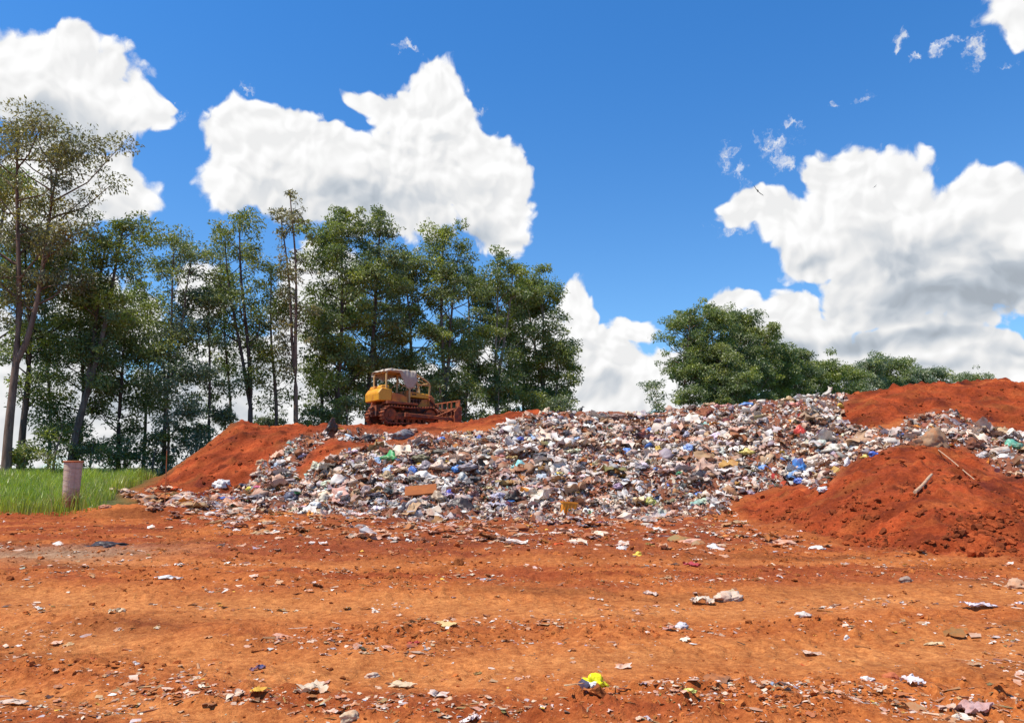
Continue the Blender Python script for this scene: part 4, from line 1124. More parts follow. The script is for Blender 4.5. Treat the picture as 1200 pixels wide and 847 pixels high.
    for i in range(nx):
        u = i / (nx - 1); X = -1.56 + u * 1.95
        for j in range(ny):
            v = j / (ny - 1) * 2 - 1
            zt = top + .09 - .10 * max(0, (-1.15 - X) / .4) ** 2 - (.05 + .14 * max(0, X)) - .06 * math.cos(3 * v) * 0
            wob = .05 * float(n2(np.array([X * 3.0]), np.array([v * 4.0]), 3)[0])
            if abs(v) < .62:
                yy = v / .62 * .93; zz = zt + wob + .05 * math.sin(X * 4) * (1 - abs(v))
            else:
                k = (abs(v) - .62) / .38
                near = v < 0
                if near:
                    drop = .16 + .95 * math.exp(-((X - .12 + .1) / .40) ** 2) * (1 - .55 * k * 0)
                    xo = .12 * k * math.sin(X * 5)
                else:
                    drop = .22 + .3 * math.exp(-((X + .8) / .5) ** 2); xo = 0
                yy = math.copysign(.93 + .07 * math.sin(min(k * 3, 3.14)) + .07 * float(n2(np.array([X * 5.0]), np.array([k * 2.0]), 8)[0]), v)
                zz = zt - drop * k + wob; 
                V.append((X + xo * k, yy, zz)); continue
            V.append((X, yy, zz))
    for i in range(nx - 1):
        for j in range(ny - 1):
            a = i * ny + j; u = i / nx; v = j / ny * 2 - 1
            Fq.append((a, a + ny, a + ny + 1, a + 1))
    me = mesh_np('tarp', np.array(V), [np.array(Fq)], None, True, [tarpm])
    tp = link('canopy_tarp', me, root); so = tp.modifiers.new('thick', 'SOLIDIFY'); so.thickness = .02
    # blade with trash rack, push arms
    bl = MB(); BX = 2.85; BW = 1.66
    prof = []
    for i in range(9):
        t = i / 8; prof.append((BX + .16 * (2 * t - 1) ** 2 + .02, .05 + 1.0 * t))
    back = [(p[0] - .07, p[1]) for p in prof][::-1]
    bl.prism(prof + back, -BW, BW)
    blade = bl.build('blade', red, root, 0)
    be = MB()
    for sy in (-1, 1): be.prism([(BX - .28, .05), (BX + .22, .05), (BX + .24, 1.08), (BX - .02, 1.1), (BX - .26, .8)], sy * BW - .035, sy * BW + .035)
    be.box((BX - .12, 0, .95), (.14, 2 * BW, .12)); be.box((BX - .10, 0, .35), (.16, 2 * BW, .14))
    for yy in (-1.1, -.55, 0, .55, 1.1): be.box((BX - .10, yy, .65), (.12, .07, .5))
    be.build('stiffener', red, blade, .01)
    rk = MB(); rk.box((BX + .12, 0, 1.46), (.07, 2 * BW, .07))
    for yy in (-BW + .05, -1.25, -.65, -.15, .5, 1.05, BW - .05): rk.box((BX + .12, yy, 1.25), (.07, .13 if abs(yy) < 1.3 else .10, .38))
    rk.box((BX + .12, -BW + .25, 1.27), (.06, .35, .36))
    rk.build('spill_guard', red, blade, .008)
    for sy in (-1, 1):
        pa = MB(); pa.beam((-.35, sy * 1.42, .50), (BX - .08, sy * 1.42, .34), .12, .2); pa.box((-.4, sy * 1.38, .5), (.2, .2, .26)); pa.build('push_arm', red, root, .015)
        br = MB(); br.tube([(1.5, sy * 1.42, .46), (BX - .06, sy * 1.36, .98)], .045, 8); br.build('brace_strut', red, root, 0, True)
        cy = MB(); cy.tube([(1.50, sy * .62, 1.55), (2.05, sy * .62, 1.0)], .065, 10); cy.tube([(2.05, sy * .62, 1.0), (BX - .05, sy * .62, .45)], .035, 8); cy.build('hydraulic_cylinder', red, root, 0, True)
    lt = MB(); lt.tube([(-1.4, -.5, top + .0), (-1.46, -.5, top + .0)], .07, 10); lt.build('headlight', dark, root)
bulldozer()

# ------------------------------------------------------------------ birds
BIRD = newmat('black_feathers')[0]
BIRD.node_tree.nodes['Principled BSDF'].inputs['Base Color'].default_value = (.015, .014, .015, 1)
BIRD.node_tree.nodes['Principled BSDF'].inputs['Roughness'].default_value = .6
def soaring(px, py, Y, span, roll, yaw, label):
    x = pix_x(px, py, Y); z = pix_z(py, Y)
    root = empty('vulture', (x, Y, z), yaw); root.rotation_euler = (roll, -.1, yaw); tag(root, label, 'bird', 'vultures in the sky')
    b = MB(); h = span / 2
    b.tube([(.36 * h, 0, .0), (.28 * h, 0, .01 * h), (.1 * h, 0, 0), (-.15 * h, 0, 0), (-.42 * h, 0, 0)], [.03 * h, .055 * h, .1 * h, .085 * h, .03 * h], 9)
    b.prism([(-.36 * h, -.01 * h), (-.36 * h, .01 * h), (-.62 * h, .0)], -.12 * h, .12 * h)
    for sy in (-1, 1):
        out = [(.16, .05), (.2, .35), (.12, .75), (.02, 1.0), (-.10, .98), (-.04, .9), (-.15, .85), (-.12, .6), (-.16, .3), (-.12, .05)]
        n = len(out); vs = []
        for dz in (-.008, .008):
            for (a, c) in out: vs.append((a * h, sy * c * h, (.16 * c * c + dz) * h))
        fs = [tuple(range(n)), tuple(range(2 * n - 1, n - 1, -1))] + [(i, i + n, (i + 1) % n + n, (i + 1) % n) for i in range(n)]
        b.add(vs, fs)
    b.build('body', BIRD, root)
soaring(888, 224, 95, 2.0, math.radians(52), math.radians(75), 'black vulture soaring against the blue beside the right cloud')
soaring(1025, 219, 190, 1.6, math.radians(-40), math.radians(100), 'tiny distant vulture soaring in front of the big right cloud')
def perched():
    x, y = pix_x(681, 485, 42), 42.0; z = float(H(np.array([x]), np.array([y]))[0])
    root = empty('perched_vulture', (x, y, z + .02)); tag(root, 'black vulture perched on the red ridge by the right end of the tree row', 'bird')
    b = MB()
    b.tube([(-.16, 0, .03), (-.1, 0, .10), (-.02, 0, .22), (.03, 0, .32), (.05, 0, .38), (.09, 0, .43), (.15, 0, .42), (.2, 0, .40)], [.02, .06, .10, .075, .035, .038, .025, .006], 10)
    for sy in (-1, 1): b.tube([(.0, sy * .05, .14), (.02, sy * .05, -.03)], .012, 6)
    b.build('body', BIRD, root, 0, True)
perched()

# ------------------------------------------------------------------ trees
def quat_basis(d):
    d = d / (np.linalg.norm(d) + 1e-9); a = np.cross(d, [0, 0, 1.0])
    if np.linalg.norm(a) < .05: a = np.array([1.0, 0, 0])
    a /= np.linalg.norm(a); return d, a, np.cross(d, a)

def tubes_np(branches, n=6):
    V = []; Fq = []; C = []; off = 0
    for pts, rs, col in branches:
        pts = np.array(pts); m = len(pts)
        for i in range(m):
            d = pts[min(i + 1, m - 1)] - pts[max(i - 1, 0)]
            _, a, b = quat_basis(d)
            t = np.arange(n) * 2 * np.pi / n
            V.append(pts[i] + rs[i] * (np.cos(t)[:, None] * a + np.sin(t)[:, None] * b)); C.append(np.tile(col, (n, 1)))
        idx = off + np.arange(m * n).reshape(m, n); nx = np.roll(idx, -1, 1)
        Fq.append(np.stack([idx[:-1], nx[:-1], nx[1:], idx[1:]], -1).reshape(-1, 4)); off += m * n
    return np.vstack(V), np.vstack(Fq), np.vstack(C)

def leaves_np(clumps, per, lsize, base, r, sparse=0):
    """clumps: (centre, radii) ; leaf sprays as small bent diamonds, hanging a little"""
    n_each = []
    cs = []; 
    for (c, rad, dn) in clumps:
        k = max(6, int(per * dn * (rad[0] * rad[1] * rad[2]) ** (2 / 3)))
        n_each.append(k)
    tot = sum(n_each); ids = np.repeat(np.arange(len(clumps)), n_each)
    cen = np.array([c for c, _, _ in clumps])[ids]; rad = np.array([q for _, q, _ in clumps])[ids]
    d = r.normal(size=(tot, 3)); d /= np.linalg.norm(d, axis=1)[:, None]
    rr = r.random(tot) ** .36
    bump_ = 1 + .45 * n3(d * 2.2 + ids[:, None] * 3.7)
    P = cen + d * rad * (rr * bump_)[:, None]
    P[:, 2] -= .10 * rad[:, 2] * (1 - d[:, 2]) * 0
    # spray axes: outward, drooping
    ax = d * .7 + r.normal(size=(tot, 3)) * .6; ax[:, 2] -= .35; ax /= np.linalg.norm(ax, axis=1)[:, None]
    sd = np.cross(ax, r.normal(size=(tot, 3))); sd /= np.linalg.norm(sd, axis=1)[:, None] + 1e-9
    L = lsize * r.uniform(.6, 1.5, tot)[:, None]; Wd = L * r.uniform(.28, .5, tot)[:, None]
    nrm = np.cross(ax, sd)
    A = P - ax * L * .5; Bv = P + sd * Wd * .5 + nrm * L * .08; Cc = P + ax * L * .5; D = P - sd * Wd * .5 + nrm * L * .08
    V = np.stack([A, Bv, Cc, D], 1).reshape(-1, 3)
    q = np.arange(tot * 4).reshape(-1, 4)
    # leaf colours: young yellower sprays in whole clumps, older grey green elsewhere
    cl = r.random(len(clumps)); 
    tint = np.where(cl[:, None] > .84, np.array([[1.4, 1.3, .75]]), np.where(cl[:, None] < .3, np.array([[.72, .80, .95]]), 1.0))
    col = np.array(base)[None] * tint[ids] * r.uniform(.7, 1.3, (tot, 1))
    return V, q, np.repeat(col, 4, axis=0)

TREE_N = [0]
def tree(px_b, px_t, py_t, py_c, half, Y, dens=1.0, hue=0, label='', trunk_r=.22, fork=0, kinds='tall', group='eucalyptus trees standing in a row', clr=1.0, bark=(.30, .22, .17), base_py=None, limbvis=1.0, tree_name='eucalyptus_tree', leaf=None, wide_top=1.0, dn_l=1.0):
    TREE_N[0] += 1; r = np.random.default_rng(700 + TREE_N[0])
    s = Y / F
    xb = pix_x(px_b, 548, Y); zb = float(base_h(np.array([xb]), np.array([Y]))[0]) if Y < 95 else 0.0
    hw = half * s * .95
    xt = pix_x(px_t, py_t, Y); zt = pix_z(py_t, Y - hw * .3); zc = pix_z(py_c, Y)
    Ht = zt - zb
    root = empty(tree_name, (xb, Y, zb - .1)); tag(root, label, 'tree', group)
    GREENS = [(.195, .220, .058), (.170, .195, .060), (.215, .225, .050), (.230, .190, .085), (.190, .215, .105)]
    base = np.array(GREENS[hue])
    lean = np.array([xt - xb, r.normal() * .4, 0])
    ph = r.random(4) * 6
    def trunk_pt(t, w=0):
        wob = np.array([math.sin(t * 4 + ph[0]) * .22 + math.sin(t * 9 + ph[1]) * .12, math.sin(t * 5 + ph[2]) * .3, 0]) * (.35 + t * .8) * min(1, Ht / 14)
        return np.array([0, 0, Ht * t]) + lean * (t ** 1.2) + wob * math.sin(min(1, t * 3) * 1.57)
    br = []; clumps = []; limbs = []
    nseg = 16; tr = trunk_r
    tmax = .96
    pts = [trunk_pt(i / nseg * tmax) for i in range(nseg + 1)]
    rs = [tr * (1.25 if i == 0 else 1) * (1 - .88 * (i / nseg) ** .9) + .02 for i in range(nseg + 1)]
    br.append((pts, rs, bark))
    stems = [trunk_pt]
    tc = max(.04, (zc - zb) / Ht)
    if fork:
        f0 = r.uniform(.25, .45)
        p0 = trunk_pt(f0); sgn = fork
        def stem2(t):
            if t < f0: return trunk_pt(t)
            k = (t - f0) / (1 - f0)
            return trunk_pt(t) + np.array([sgn * hw * .55 * k ** .7, .5 * k, -Ht * .06 * k])
        stems.append(stem2)
        pts = [stem2(f0 + (.94 - f0) * i / 10) for i in range(11)]
        br.append((pts, [tr * .62 * (1 - .85 * i / 10) + .02 for i in range(11)], bark))
    nl = int((10 + Ht * .80) * (.6 + .6 * dens) * (1.3 if kinds == 'full' else 1.1) * dn_l)
    for i in range(nl):
        t = tc + (1 - tc) * ((i + r.random()) / nl) * .97
        st = stems[i % len(stems)]
        p0 = st(max(.03, min(t - .05, .94)))
        rel = (t - tc) / (1 - tc)
        if kinds == 'tall': prof = (.55 + .55 * math.sin(rel * math.pi * .95 + .25)) * (1 if rel < .8 else 1 - (rel - .8) * 2.6)
        elif kinds == 'top': prof = (.35 + .75 * rel) * (1 if rel < .82 else 1 - (rel - .82) * 2.8) * wide_top
        elif kinds == 'spire': prof = (.85 - .5 * rel)
        else: prof = (.85 + .35 * math.sin(rel * 3.1)) * (1 if rel < .72 else 1 - (rel - .72) * 2.4)
        ang = r.random() * 6.283
        R_ = hw * prof * r.uniform(.45, 1.0)
        rise = R_ * r.uniform(.35, 1.1) * (1 if rel < .85 else .6)
        e = p0 + np.array([math.cos(ang) * R_, math.sin(ang) * R_ * .75, rise]); e[2] = min(e[2], Ht - .75)
        m1 = p0 * .5 + e * .5 + np.array([0, 0, -.12 * R_]) + r.normal(size=3) * .12
        lr = (tr * .34 * (1 - rel * .55)) * min(1.3, .5 + R_ / 3)
        if limbvis > .1: limbs.append(([p0, p0 * .75 + m1 * .25 + r.normal(size=3) * .04, m1, m1 * .4 + e * .6, e], [lr, lr * .85, lr * .6, lr * .38, .018], np.array(bark) * .9))
        cr = r.uniform(.60, 1.25) * clr * min(1.4, .65 + hw / 6)
        dn = dens * r.uniform(.55, 1.25)
        clumps.append((e, np.array([cr * 1.15, cr * 1.15, cr * .72]), dn))
        for q in range(r.integers(0, 4)):
            e2 = e * .75 + m1 * .25 + r.normal(size=3) * np.array([.75, .75, .55]) * cr * 1.25
            c2 = cr * r.uniform(.45, .85)
            limbs.append(([m1 * .4 + e * .6, e2], [lr * .3, .012], np.array(bark) * .85))
            clumps.append((e2, np.array([c2 * 1.1, c2 * 1.1, c2 * .75]), dn))
    # leader clumps
    for st in stems:
        for q in range(4):
            c2 = .6 * clr * r.uniform(.7, 1.2) * min(1.4, .65 + hw / 6)
            clumps.append((st(.97) + r.normal(size=3) * np.array([.6, .6, .25]) * c2 - np.array([0, 0, .3]), np.array([c2, c2, c2 * .7]), dens))
    V, q, C = tubes_np(br, 9); link('trunk', mesh_np('trunk', V, [q], C, True, [M_BARK]), root)
    V, q, C = tubes_np(limbs, 4); link('limbs', mesh_np('limbs', V, [q], C, True, [M_BARK]), root)
    ls = leaf or (.235 * (Y / 60) ** .5)
    V, q, C = leaves_np(clumps, 360 * (.26 / ls) ** 1.6 if True else 0, ls, base, r)
    link('crown', mesh_np('crown', V, [q], C, False, [M_LEAF]), root)
    return root

G1 = 'eucalyptus trees standing in a row'
E = 'eucalyptus '
# px_base, px_top, py_top, py_crown_low, half width, distance
tree(8, 22, 122, 345, 98, 46, .70, 3, 'tallest brown tinged eucalyptus at the left frame edge with airy drooping crown', .27, 1, 'top', bark=(.24, .16, .12), wide_top=1.15, clr=1.0)
tree(24, 42, 258, 470, 52, 50, .62, 0, 'dark trunked eucalyptus just right of the tallest one at the left edge', .24, 0, 'tall', bark=(.12, .09, .075))
tree(-26, -30, 150, 420, 70, 52, .6, 0, 'eucalyptus mostly cut off by the left frame edge', .3, 1, 'tall')
tree(82, 148, 246, 420, 50, 50, .95, 0, 'eucalyptus leaning right with a forked trunk and round dark head', .26, -1, 'top', wide_top=1.05, bark=(.16, .13, .11))
tree(88, 100, 330, 540, 46, 53, .8, 1, 'short dark eucalyptus filling the gap behind the leaning one', .18, 0, 'full', bark=(.14, .12, .1))
tree(138, 152, 350, 520, 44, 54, .85, 1, 'dark bushy eucalyptus between the leaning tree and the double trunk', .17, 0, 'tall', bark=(.12, .09, .08))
tree(192, 207, 266, 395, 38, 55, .55, 4, 'slender grey green eucalyptus with a pair of thin trunks', .16, 1, 'top', bark=(.22, .17, .15))
tree(196, 190, 398, 545, 34, 54, .7, 4, 'low eucalyptus with grey green leaves before the pair of thin trunks', .12, 0, 'full')
tree(247, 246, 330, 478, 34, 57, .55, 4, 'airy eucalyptus with a straight thin trunk above the left mound foot', .14, 0, 'tall', bark=(.16, .12, .11))
tree(293, 284, 238, 440, 40, 58, .62, 2, 'tall yellow green eucalyptus rising right above the peak of the left mound', .22, -1, 'tall', bark=(.13, .10, .09))
tree(323, 318, 300, 470, 28, 60, .5, 2, 'thin eucalyptus squeezed between two taller ones', .17, 0, 'tall', bark=(.2, .15, .12))
tree(345, 347, 214, 430, 27, 58, .55, 3, 'tall sparse spindly eucalyptus with see through crown', .19, -1, 'tall', bark=(.24, .16, .12), clr=.8)
tree(58, 62, 300, 470, 26, 56, .6, 4, 'slim pale eucalyptus showing left of the leaning tree', .13, 0, 'tall', bark=(.22, .17, .14))
tree(168, 172, 318, 470, 24, 58, .6, 0, 'slim eucalyptus just left of the pair of thin trunks', .13, 0, 'tall', bark=(.15, .12, .10))
tree(268, 266, 300, 440, 24, 62, .55, 0, 'slim eucalyptus half hidden left of the tall yellow green one', .13, 0, 'tall', bark=(.16, .12, .1))
tree(394, 399, 228, 470, 38, 62, 1.0, 0, 'dense eucalyptus with full dark crown just left above the bulldozer', .25, 0, 'full', bark=(.13, .10, .09))
tree(378, 380, 330, 500, 24, 65, .8, 1, 'lower dark eucalyptus behind the dense one', .18, 0, 'full', bark=(.12, .10, .09))
tree(428, 450, 231, 440, 32, 64, .8, 1, 'eucalyptus with a curled top directly above the bulldozer canopy', .24, 0, 'tall', bark=(.14, .11, .10))
tree(440, 440, 290, 480, 34, 68, .95, 0, 'full crowned eucalyptus behind the bulldozer canopy', .24, 0, 'full')
tree(482, 478, 285, 480, 36, 70, .95, 0, 'eucalyptus in the dip of the row right of the curled top', .24, 0, 'full', bark=(.2, .17, .15))
tree(518, 520, 255, 460, 38, 70, .85, 0, 'high crowned eucalyptus over the gap before the bulldozer blade', .26, 1, 'tall', bark=(.2, .17, .15))
tree(545, 548, 300, 490, 30, 76, .9, 1, 'eucalyptus behind, seen through the gap above the blade', .22, 0, 'full')
tree(583, 583, 284, 470, 38, 76, .85, 0, 'eucalyptus with white trunk showing, second from the right end of the row', .24, 1, 'tall', bark=(.40, .36, .31))
tree(612, 612, 330, 500, 32, 82, .9, 0, 'eucalyptus partly hidden behind the last two of the row', .22, 0, 'full')
tree(641, 630, 303, 480, 40, 80, .85, 0, 'last eucalyptus at the right end of the tall row', .25, -1, 'full', bark=(.30, .26, .22))
tree(655, 652, 395, 495, 26, 78, .8, 2, 'short pale eucalyptus at the foot of the last tall tree', .14, 0, 'full')
# shrubs under the row
GS = 'bushes under the eucalyptus row'
for (a, t, l, hw, Y, h, lab) in [
    (62, 478, 552, 34, 49, 1, 'dark rounded bush behind the vent post, left of it'), (105, 500, 552, 28, 50, 1, 'dark bush right behind the vent post'),
    (145, 508, 552, 26, 52, 1, 'bush under the dark bushy eucalyptus'), (178, 485, 552, 24, 53, 2, 'yellow green bush beside the thin rusty rod'),
    (28, 505, 552, 24, 47, 2, 'light bush at the base of the two left trunks'), (230, 478, 530, 26, 56, 4, 'pale spreading bush just above the left mound slope'),
    (262, 462, 500, 18, 58, 4, 'small pale bush on the skyline beside the mound peak'), (310, 470, 505, 20, 62, 4, 'bush in the notch between the two mound peaks'),
    (365, 458, 505, 20, 60, 1, 'dark bush left of the bulldozer skyline'), (405, 445, 505, 24, 60, 1, 'dark bush touching the rear of the bulldozer'),
    (515, 425, 500, 26, 66, 0, 'bush right behind the front of the bulldozer'), (545, 430, 500, 26, 70, 2, 'yellow green bush above the blade'),
    (580, 432, 500, 24, 72, 0, 'bush behind the red ridge, left of the pale one'), (620, 440, 495, 26, 74, 2, 'pale bush behind the red ridge'),
    (655, 450, 495, 20, 74, 4, 'grey green bush at the right end of the row')]:
    tree(a, a + 3, t + 12, l, hw * .85, Y, .6, h, lab, .09, 0, 'full', GS, .62, tree_name='bush')
# far grove on the right
G2 = 'trees of the far grove beyond the heap'
for (b, t, pt, pc, hw, Y, d, h, lab, rr) in [
    (815, 812, 425, 478, 30, 97, 1.0, 0, 'low bushy grove tree in front of the bare stems at the left end', .15),
    (856, 858, 432, 478, 30, 97, 1.0, 1, 'low dark grove tree against the heap crest under the twin head', .15),
    (768, 768, 440, 482, 12, 95, .45, 4, 'tiny sparse tree standing apart left of the grove', .1),
    (797, 806, 356, 440, 34, 100, .75, 0, 'tall grove tree at the left end with slim bare stems', .25),
    (826, 830, 350, 440, 34, 102, .95, 0, 'tallest broad grove tree', .26),
    (858, 862, 358, 450, 34, 106, .95, 1, 'grove tree with twin head right of the tallest', .26),
    (840, 846, 395, 476, 34, 98, 1.0, 2, 'lower front grove tree, yellow green', .2),
    (886, 886, 376, 455, 32, 110, .95, 2, 'grove tree on the shoulder where the skyline starts falling', .24),
    (905, 908, 398, 465, 28, 112, 1.0, 0, 'rounded grove tree below the shoulder', .22),
    (932, 935, 404, 465, 28, 116, .95, 1, 'dark flat topped grove tree', .22),
    (880, 878, 420, 480, 30, 104, 1.0, 1, 'low front grove tree under the shoulder', .2),
    (960, 962, 420, 468, 26, 122, .95, 0, 'mid height grove tree right of the flat topped one', .2),
    (985, 990, 428, 468, 24, 135, .9, 0, 'low grove tree before the red spoil bank', .2),
    (1012, 1014, 419, 462, 26, 145, .65, 4, 'open crowned grove tree above the red spoil bank', .2),
    (1047, 1046, 417, 462, 22, 148, .9, 0, 'egg shaped grove tree above the red spoil bank', .2),
    (1092, 1094, 432, 460, 26, 175, .75, 4, 'small wide distant tree, second from the right', .2),
    (1072, 1070, 438, 460, 18, 180, .7, 4, 'small distant tree between the egg shaped and the wide one', .18),
    (1138, 1138, 438, 460, 20, 190, .6, 4, 'farthest small tree at the right end of the grove', .18)]:
    tree(b, t, pt, pc + 6, hw * (.95 if Y < 125 else .95), Y, d * .85, h, lab, rr, 0, 'tall' if Y < 108 else 'full', G2, .86 + (Y - 95) / 260, leaf=.30 + (Y - 95) * .002, dn_l=1.3 if Y < 125 else .95)

# ------------------------------------------------------------------ meadow grass (stuff)
def grass():
    n = 130000
    x = RNG.uniform(-40, -8, n); y = RNG.uniform(24.0, 56, n)
    z0 = base_h(x, y); px, py = project(x, y, z0)
    wob = .9 * n2(x * .5, y * .5, 140)
    edge = 23.6 + .25 * np.abs(x + 15) + wob
    lim = np.interp(y, [24, 30, 36, 44, 56], [-13.4, -16.2, -18.6, -21.5, -26]) + wob
    keep = (y > edge) & (x < lim) & (px > -260)
    x, y = x[keep], y[keep]; z = H(x, y); n = len(x)
    nn = n2(x * .6, y * .6, 150)
    h = (.55 + .45 * nn + RNG.normal(size=n) * .10) * np.clip((y - edge[keep]) / 1.2 + .35, .3, 1)
    h = np.clip(h, .1, 1.1)
    a = RNG.random(n) * 6.283; w = .011 * RNG.uniform(.7, 1.6, n) * (y / 28) ** .5
    lx = RNG.normal(size=n) * .16 * h; ly = RNG.normal(size=n) * .16 * h
    ca, sa = np.cos(a) * w, np.sin(a) * w
    V = np.stack([np.stack([x - ca, y - sa, z - .03], -1), np.stack([x + ca, y + sa, z - .03], -1),
                  np.stack([x + lx * .4 + ca * .8, y + ly * .4 + sa * .8, z + h * .6], -1), np.stack([x + lx * .4 - ca * .8, y + ly * .4 - sa * .8, z + h * .6], -1),
                  np.stack([x + lx * 1.3, y + ly * 1.3, z + h], -1)], 1)
    idx = np.arange(n * 5).reshape(n, 5)
    c = np.array((.30, .35, .040))[None] * (1 + .3 * nn[:, None]) * RNG.uniform(.65, 1.35, (n, 1)); c[RNG.random(n) < np.clip(.10 + .35 * n2(x * .3, y * .3, 155), .04, .5)] = (.42, .34, .13)
    me = mesh_np('grass', V.reshape(-1, 3), [idx[:, [0, 1, 2, 3]], idx[:, [3, 2, 4]]], np.repeat(c, 5, 0), False, [M_LEAF])
    tag(link('grass', me), 'tall green meadow grass left of the red mound', 'grass', None, 'stuff')
grass()

# ------------------------------------------------------------------ light, sky, clouds
SUN_EL = math.radians(64); SUN_AZ = math.radians(-115)   # azimuth from +Y towards +X
sd = Vector((math.sin(SUN_AZ) * math.cos(SUN_EL), math.cos(SUN_AZ) * math.cos(SUN_EL), math.sin(SUN_EL)))
L = bpy.data.lights.new('sun', 'SUN'); L.energy = 4.7; L.angle = math.radians(.5); L.color = (1.0, .94, .85)
lo = bpy.data.objects.new('sun', L); COL.objects.link(lo); lo.location = (0, 0, 80); lo.rotation_euler = sd.to_track_quat('Z', 'Y').to_euler()

def azel(px, py):
    b = (423.5 - py) / F; a = (px - 600) / F
    d = Vector((a, C_ - b * S_, S_ + b * C_)).normalized()
    return math.atan2(d.x, d.y), math.asin(d.z)
CL = [ # px, py, rx, ry, weight
 (35, 92, 88, 52, 1), (100, 108, 80, 48, 1), (150, 128, 48, 26, 1), (80, 62, 40, 22, .9), (190, 127, 18, 9, .7), (100, 150, 45, 20, .8),
 (125, 215, 55, 46, 1), (80, 205, 60, 42, 1), (150, 205, 24, 24, 1), (50, 240, 80, 50, .9),
 (30, 460, 110, 80, 1), (90, 350, 40, 34, .9), (160, 490, 110, 60, 1), (150, 380, 40, 40, .8), (262, 440, 66, 62, 1), (340, 450, 60, 80, 1), (240, 345, 34, 34, .9), (372, 350, 50, 62, 1), (330, 500, 180, 40, 1), (480, 470, 110, 40, .9), (560, 450, 60, 50, .8),
 (290, 165, 60, 48, 1), (268, 205, 38, 46, 1), (340, 205, 90, 62, 1), (420, 212, 90, 62, 1), (490, 205, 90, 78, 1), (504, 108, 44, 40, 1), (522, 145, 50, 44, 1), (462, 128, 40, 26, 1), (390, 180, 60, 34, 1), (318, 140, 56, 24, 1), (558, 180, 40, 34, 1), (565, 222, 62, 58, 1), (592, 242, 36, 56, 1), (430, 115, 40, 13, .8), (475, 112, 28, 16, .8), (590, 272, 34, 24, .9), (440, 255, 90, 30, .9),
 (676, 372, 30, 36, .95), (706, 425, 52, 48, 1), (738, 440, 34, 38, .95), (722, 468, 60, 30, 1), (750, 385, 38, 22, .7), (665, 350, 26, 30, .8), (690, 470, 80, 20, 1), (640, 420, 60, 70, .9),
 (885, 248, 36, 24, 1), (918, 262, 42, 34, 1), (960, 285, 52, 42, 1), (998, 230, 58, 56, 1), (1040, 240, 60, 52, 1), (1060, 295, 90, 70, 1), (1140, 243, 50, 44, 1), (1120, 305, 100, 70, 1), (1192, 265, 56, 56, 1), (1200, 322, 70, 46, 1), (1050, 352, 72, 32, 1), (1012, 360, 34, 22, 1), (972, 212, 34, 20, .9), (1100, 340, 110, 32, 1), (1260, 280, 90, 80, 1),
 (858, 350, 32, 20, 1), (928, 372, 40, 34, 1), (898, 385, 34, 30, 1), (962, 392, 44, 26, 1), (1062, 405, 64, 28, 1), (1090, 425, 80, 26, 1), (1155, 410, 44, 18, 1), (1000, 415, 110, 24, 1), (1190, 444, 70, 20, 1), (900, 428, 110, 34, 1), (810, 450, 90, 40, .8), (1060, 450, 200, 30, .9),
 (1192, 8, 34, 34, .85), (1197, 36, 16, 20, .7), 
]
w = bpy.data.worlds.new('World'); sc.world = w; w.use_nodes = True; nt = w.node_tree; nt.nodes.clear()
WISPS = [(908, 168, 30, 16), (918, 190, 20, 16), (850, 184, 18, 26), (870, 205, 12, 18), (855, 265, 26, 14), (1112, 52, 34, 9), (1138, 62, 16, 12), (1057, 46, 9, 14), (1076, 66, 6, 10), (1192, 78, 10, 5), (480, 58, 26, 9), (285, 105, 22, 8), (1010, 120, 14, 8), (930, 140, 14, 8), (560, 130, 16, 9), (200, 128, 22, 9), (905, 250, 60, 22), (975, 130, 8, 5)]
def new_group(name, outs):
    g = bpy.data.node_groups.new(name, 'ShaderNodeTree')
    g.interface.new_socket('P', in_out='INPUT', socket_type='NodeSocketVector')
    for o in outs: g.interface.new_socket(o, in_out='OUTPUT', socket_type='NodeSocketFloat')
    gi = g.nodes.new('NodeGroupInput'); go = g.nodes.new('NodeGroupOutput'); lk = g.links.new
    def vm(op, a, b):
        n = g.nodes.new('ShaderNodeVectorMath'); n.operation = op
        for i, v in enumerate((a, b)):
            if v is None: continue
            if hasattr(v, 'is_linked'): lk(v, n.inputs[i])
            elif op == 'SCALE' and i == 1: n.inputs['Scale'].default_value = v
            else: n.inputs[i].default_value = v
        return n
    def mt(op, a, b=0.0, c=None):
        n = g.nodes.new('ShaderNodeMath'); n.operation = op
        for i, v in enumerate((a, b, c)):
            if v is None: continue
            if hasattr(v, 'is_linked'): lk(v, n.inputs[i])
            else: n.inputs[i].default_value = v
        return n.outputs[0]
    def nz(scale, det, rough, vec):
        n = g.nodes.new('ShaderNodeTexNoise'); n.noise_dimensions = '2D'; n.inputs['Scale'].default_value = scale; n.inputs['Detail'].default_value = det; n.inputs['Roughness'].default_value = rough; lk(vec, n.inputs['Vector']); return n
    def env(P, L, sm):
        cur = None
        for t in L:
            px, py, rx, ry = t[:4]; wt = t[4] if len(t) > 4 else 1
            a, e = azel(px, py)
            d = vm('SUBTRACT', P, (a, e, 0)); d = vm('MULTIPLY', d.outputs[0], (F / rx, F / ry, 0)); l = vm('LENGTH', d.outputs[0], None).outputs['Value']
            h = mt('MULTIPLY_ADD', l, -wt, wt)
            cur = h if cur is None else mt('SMOOTH_MAX', cur, h, sm)
        return cur
    return g, gi, go, lk, vm, mt, nz, env
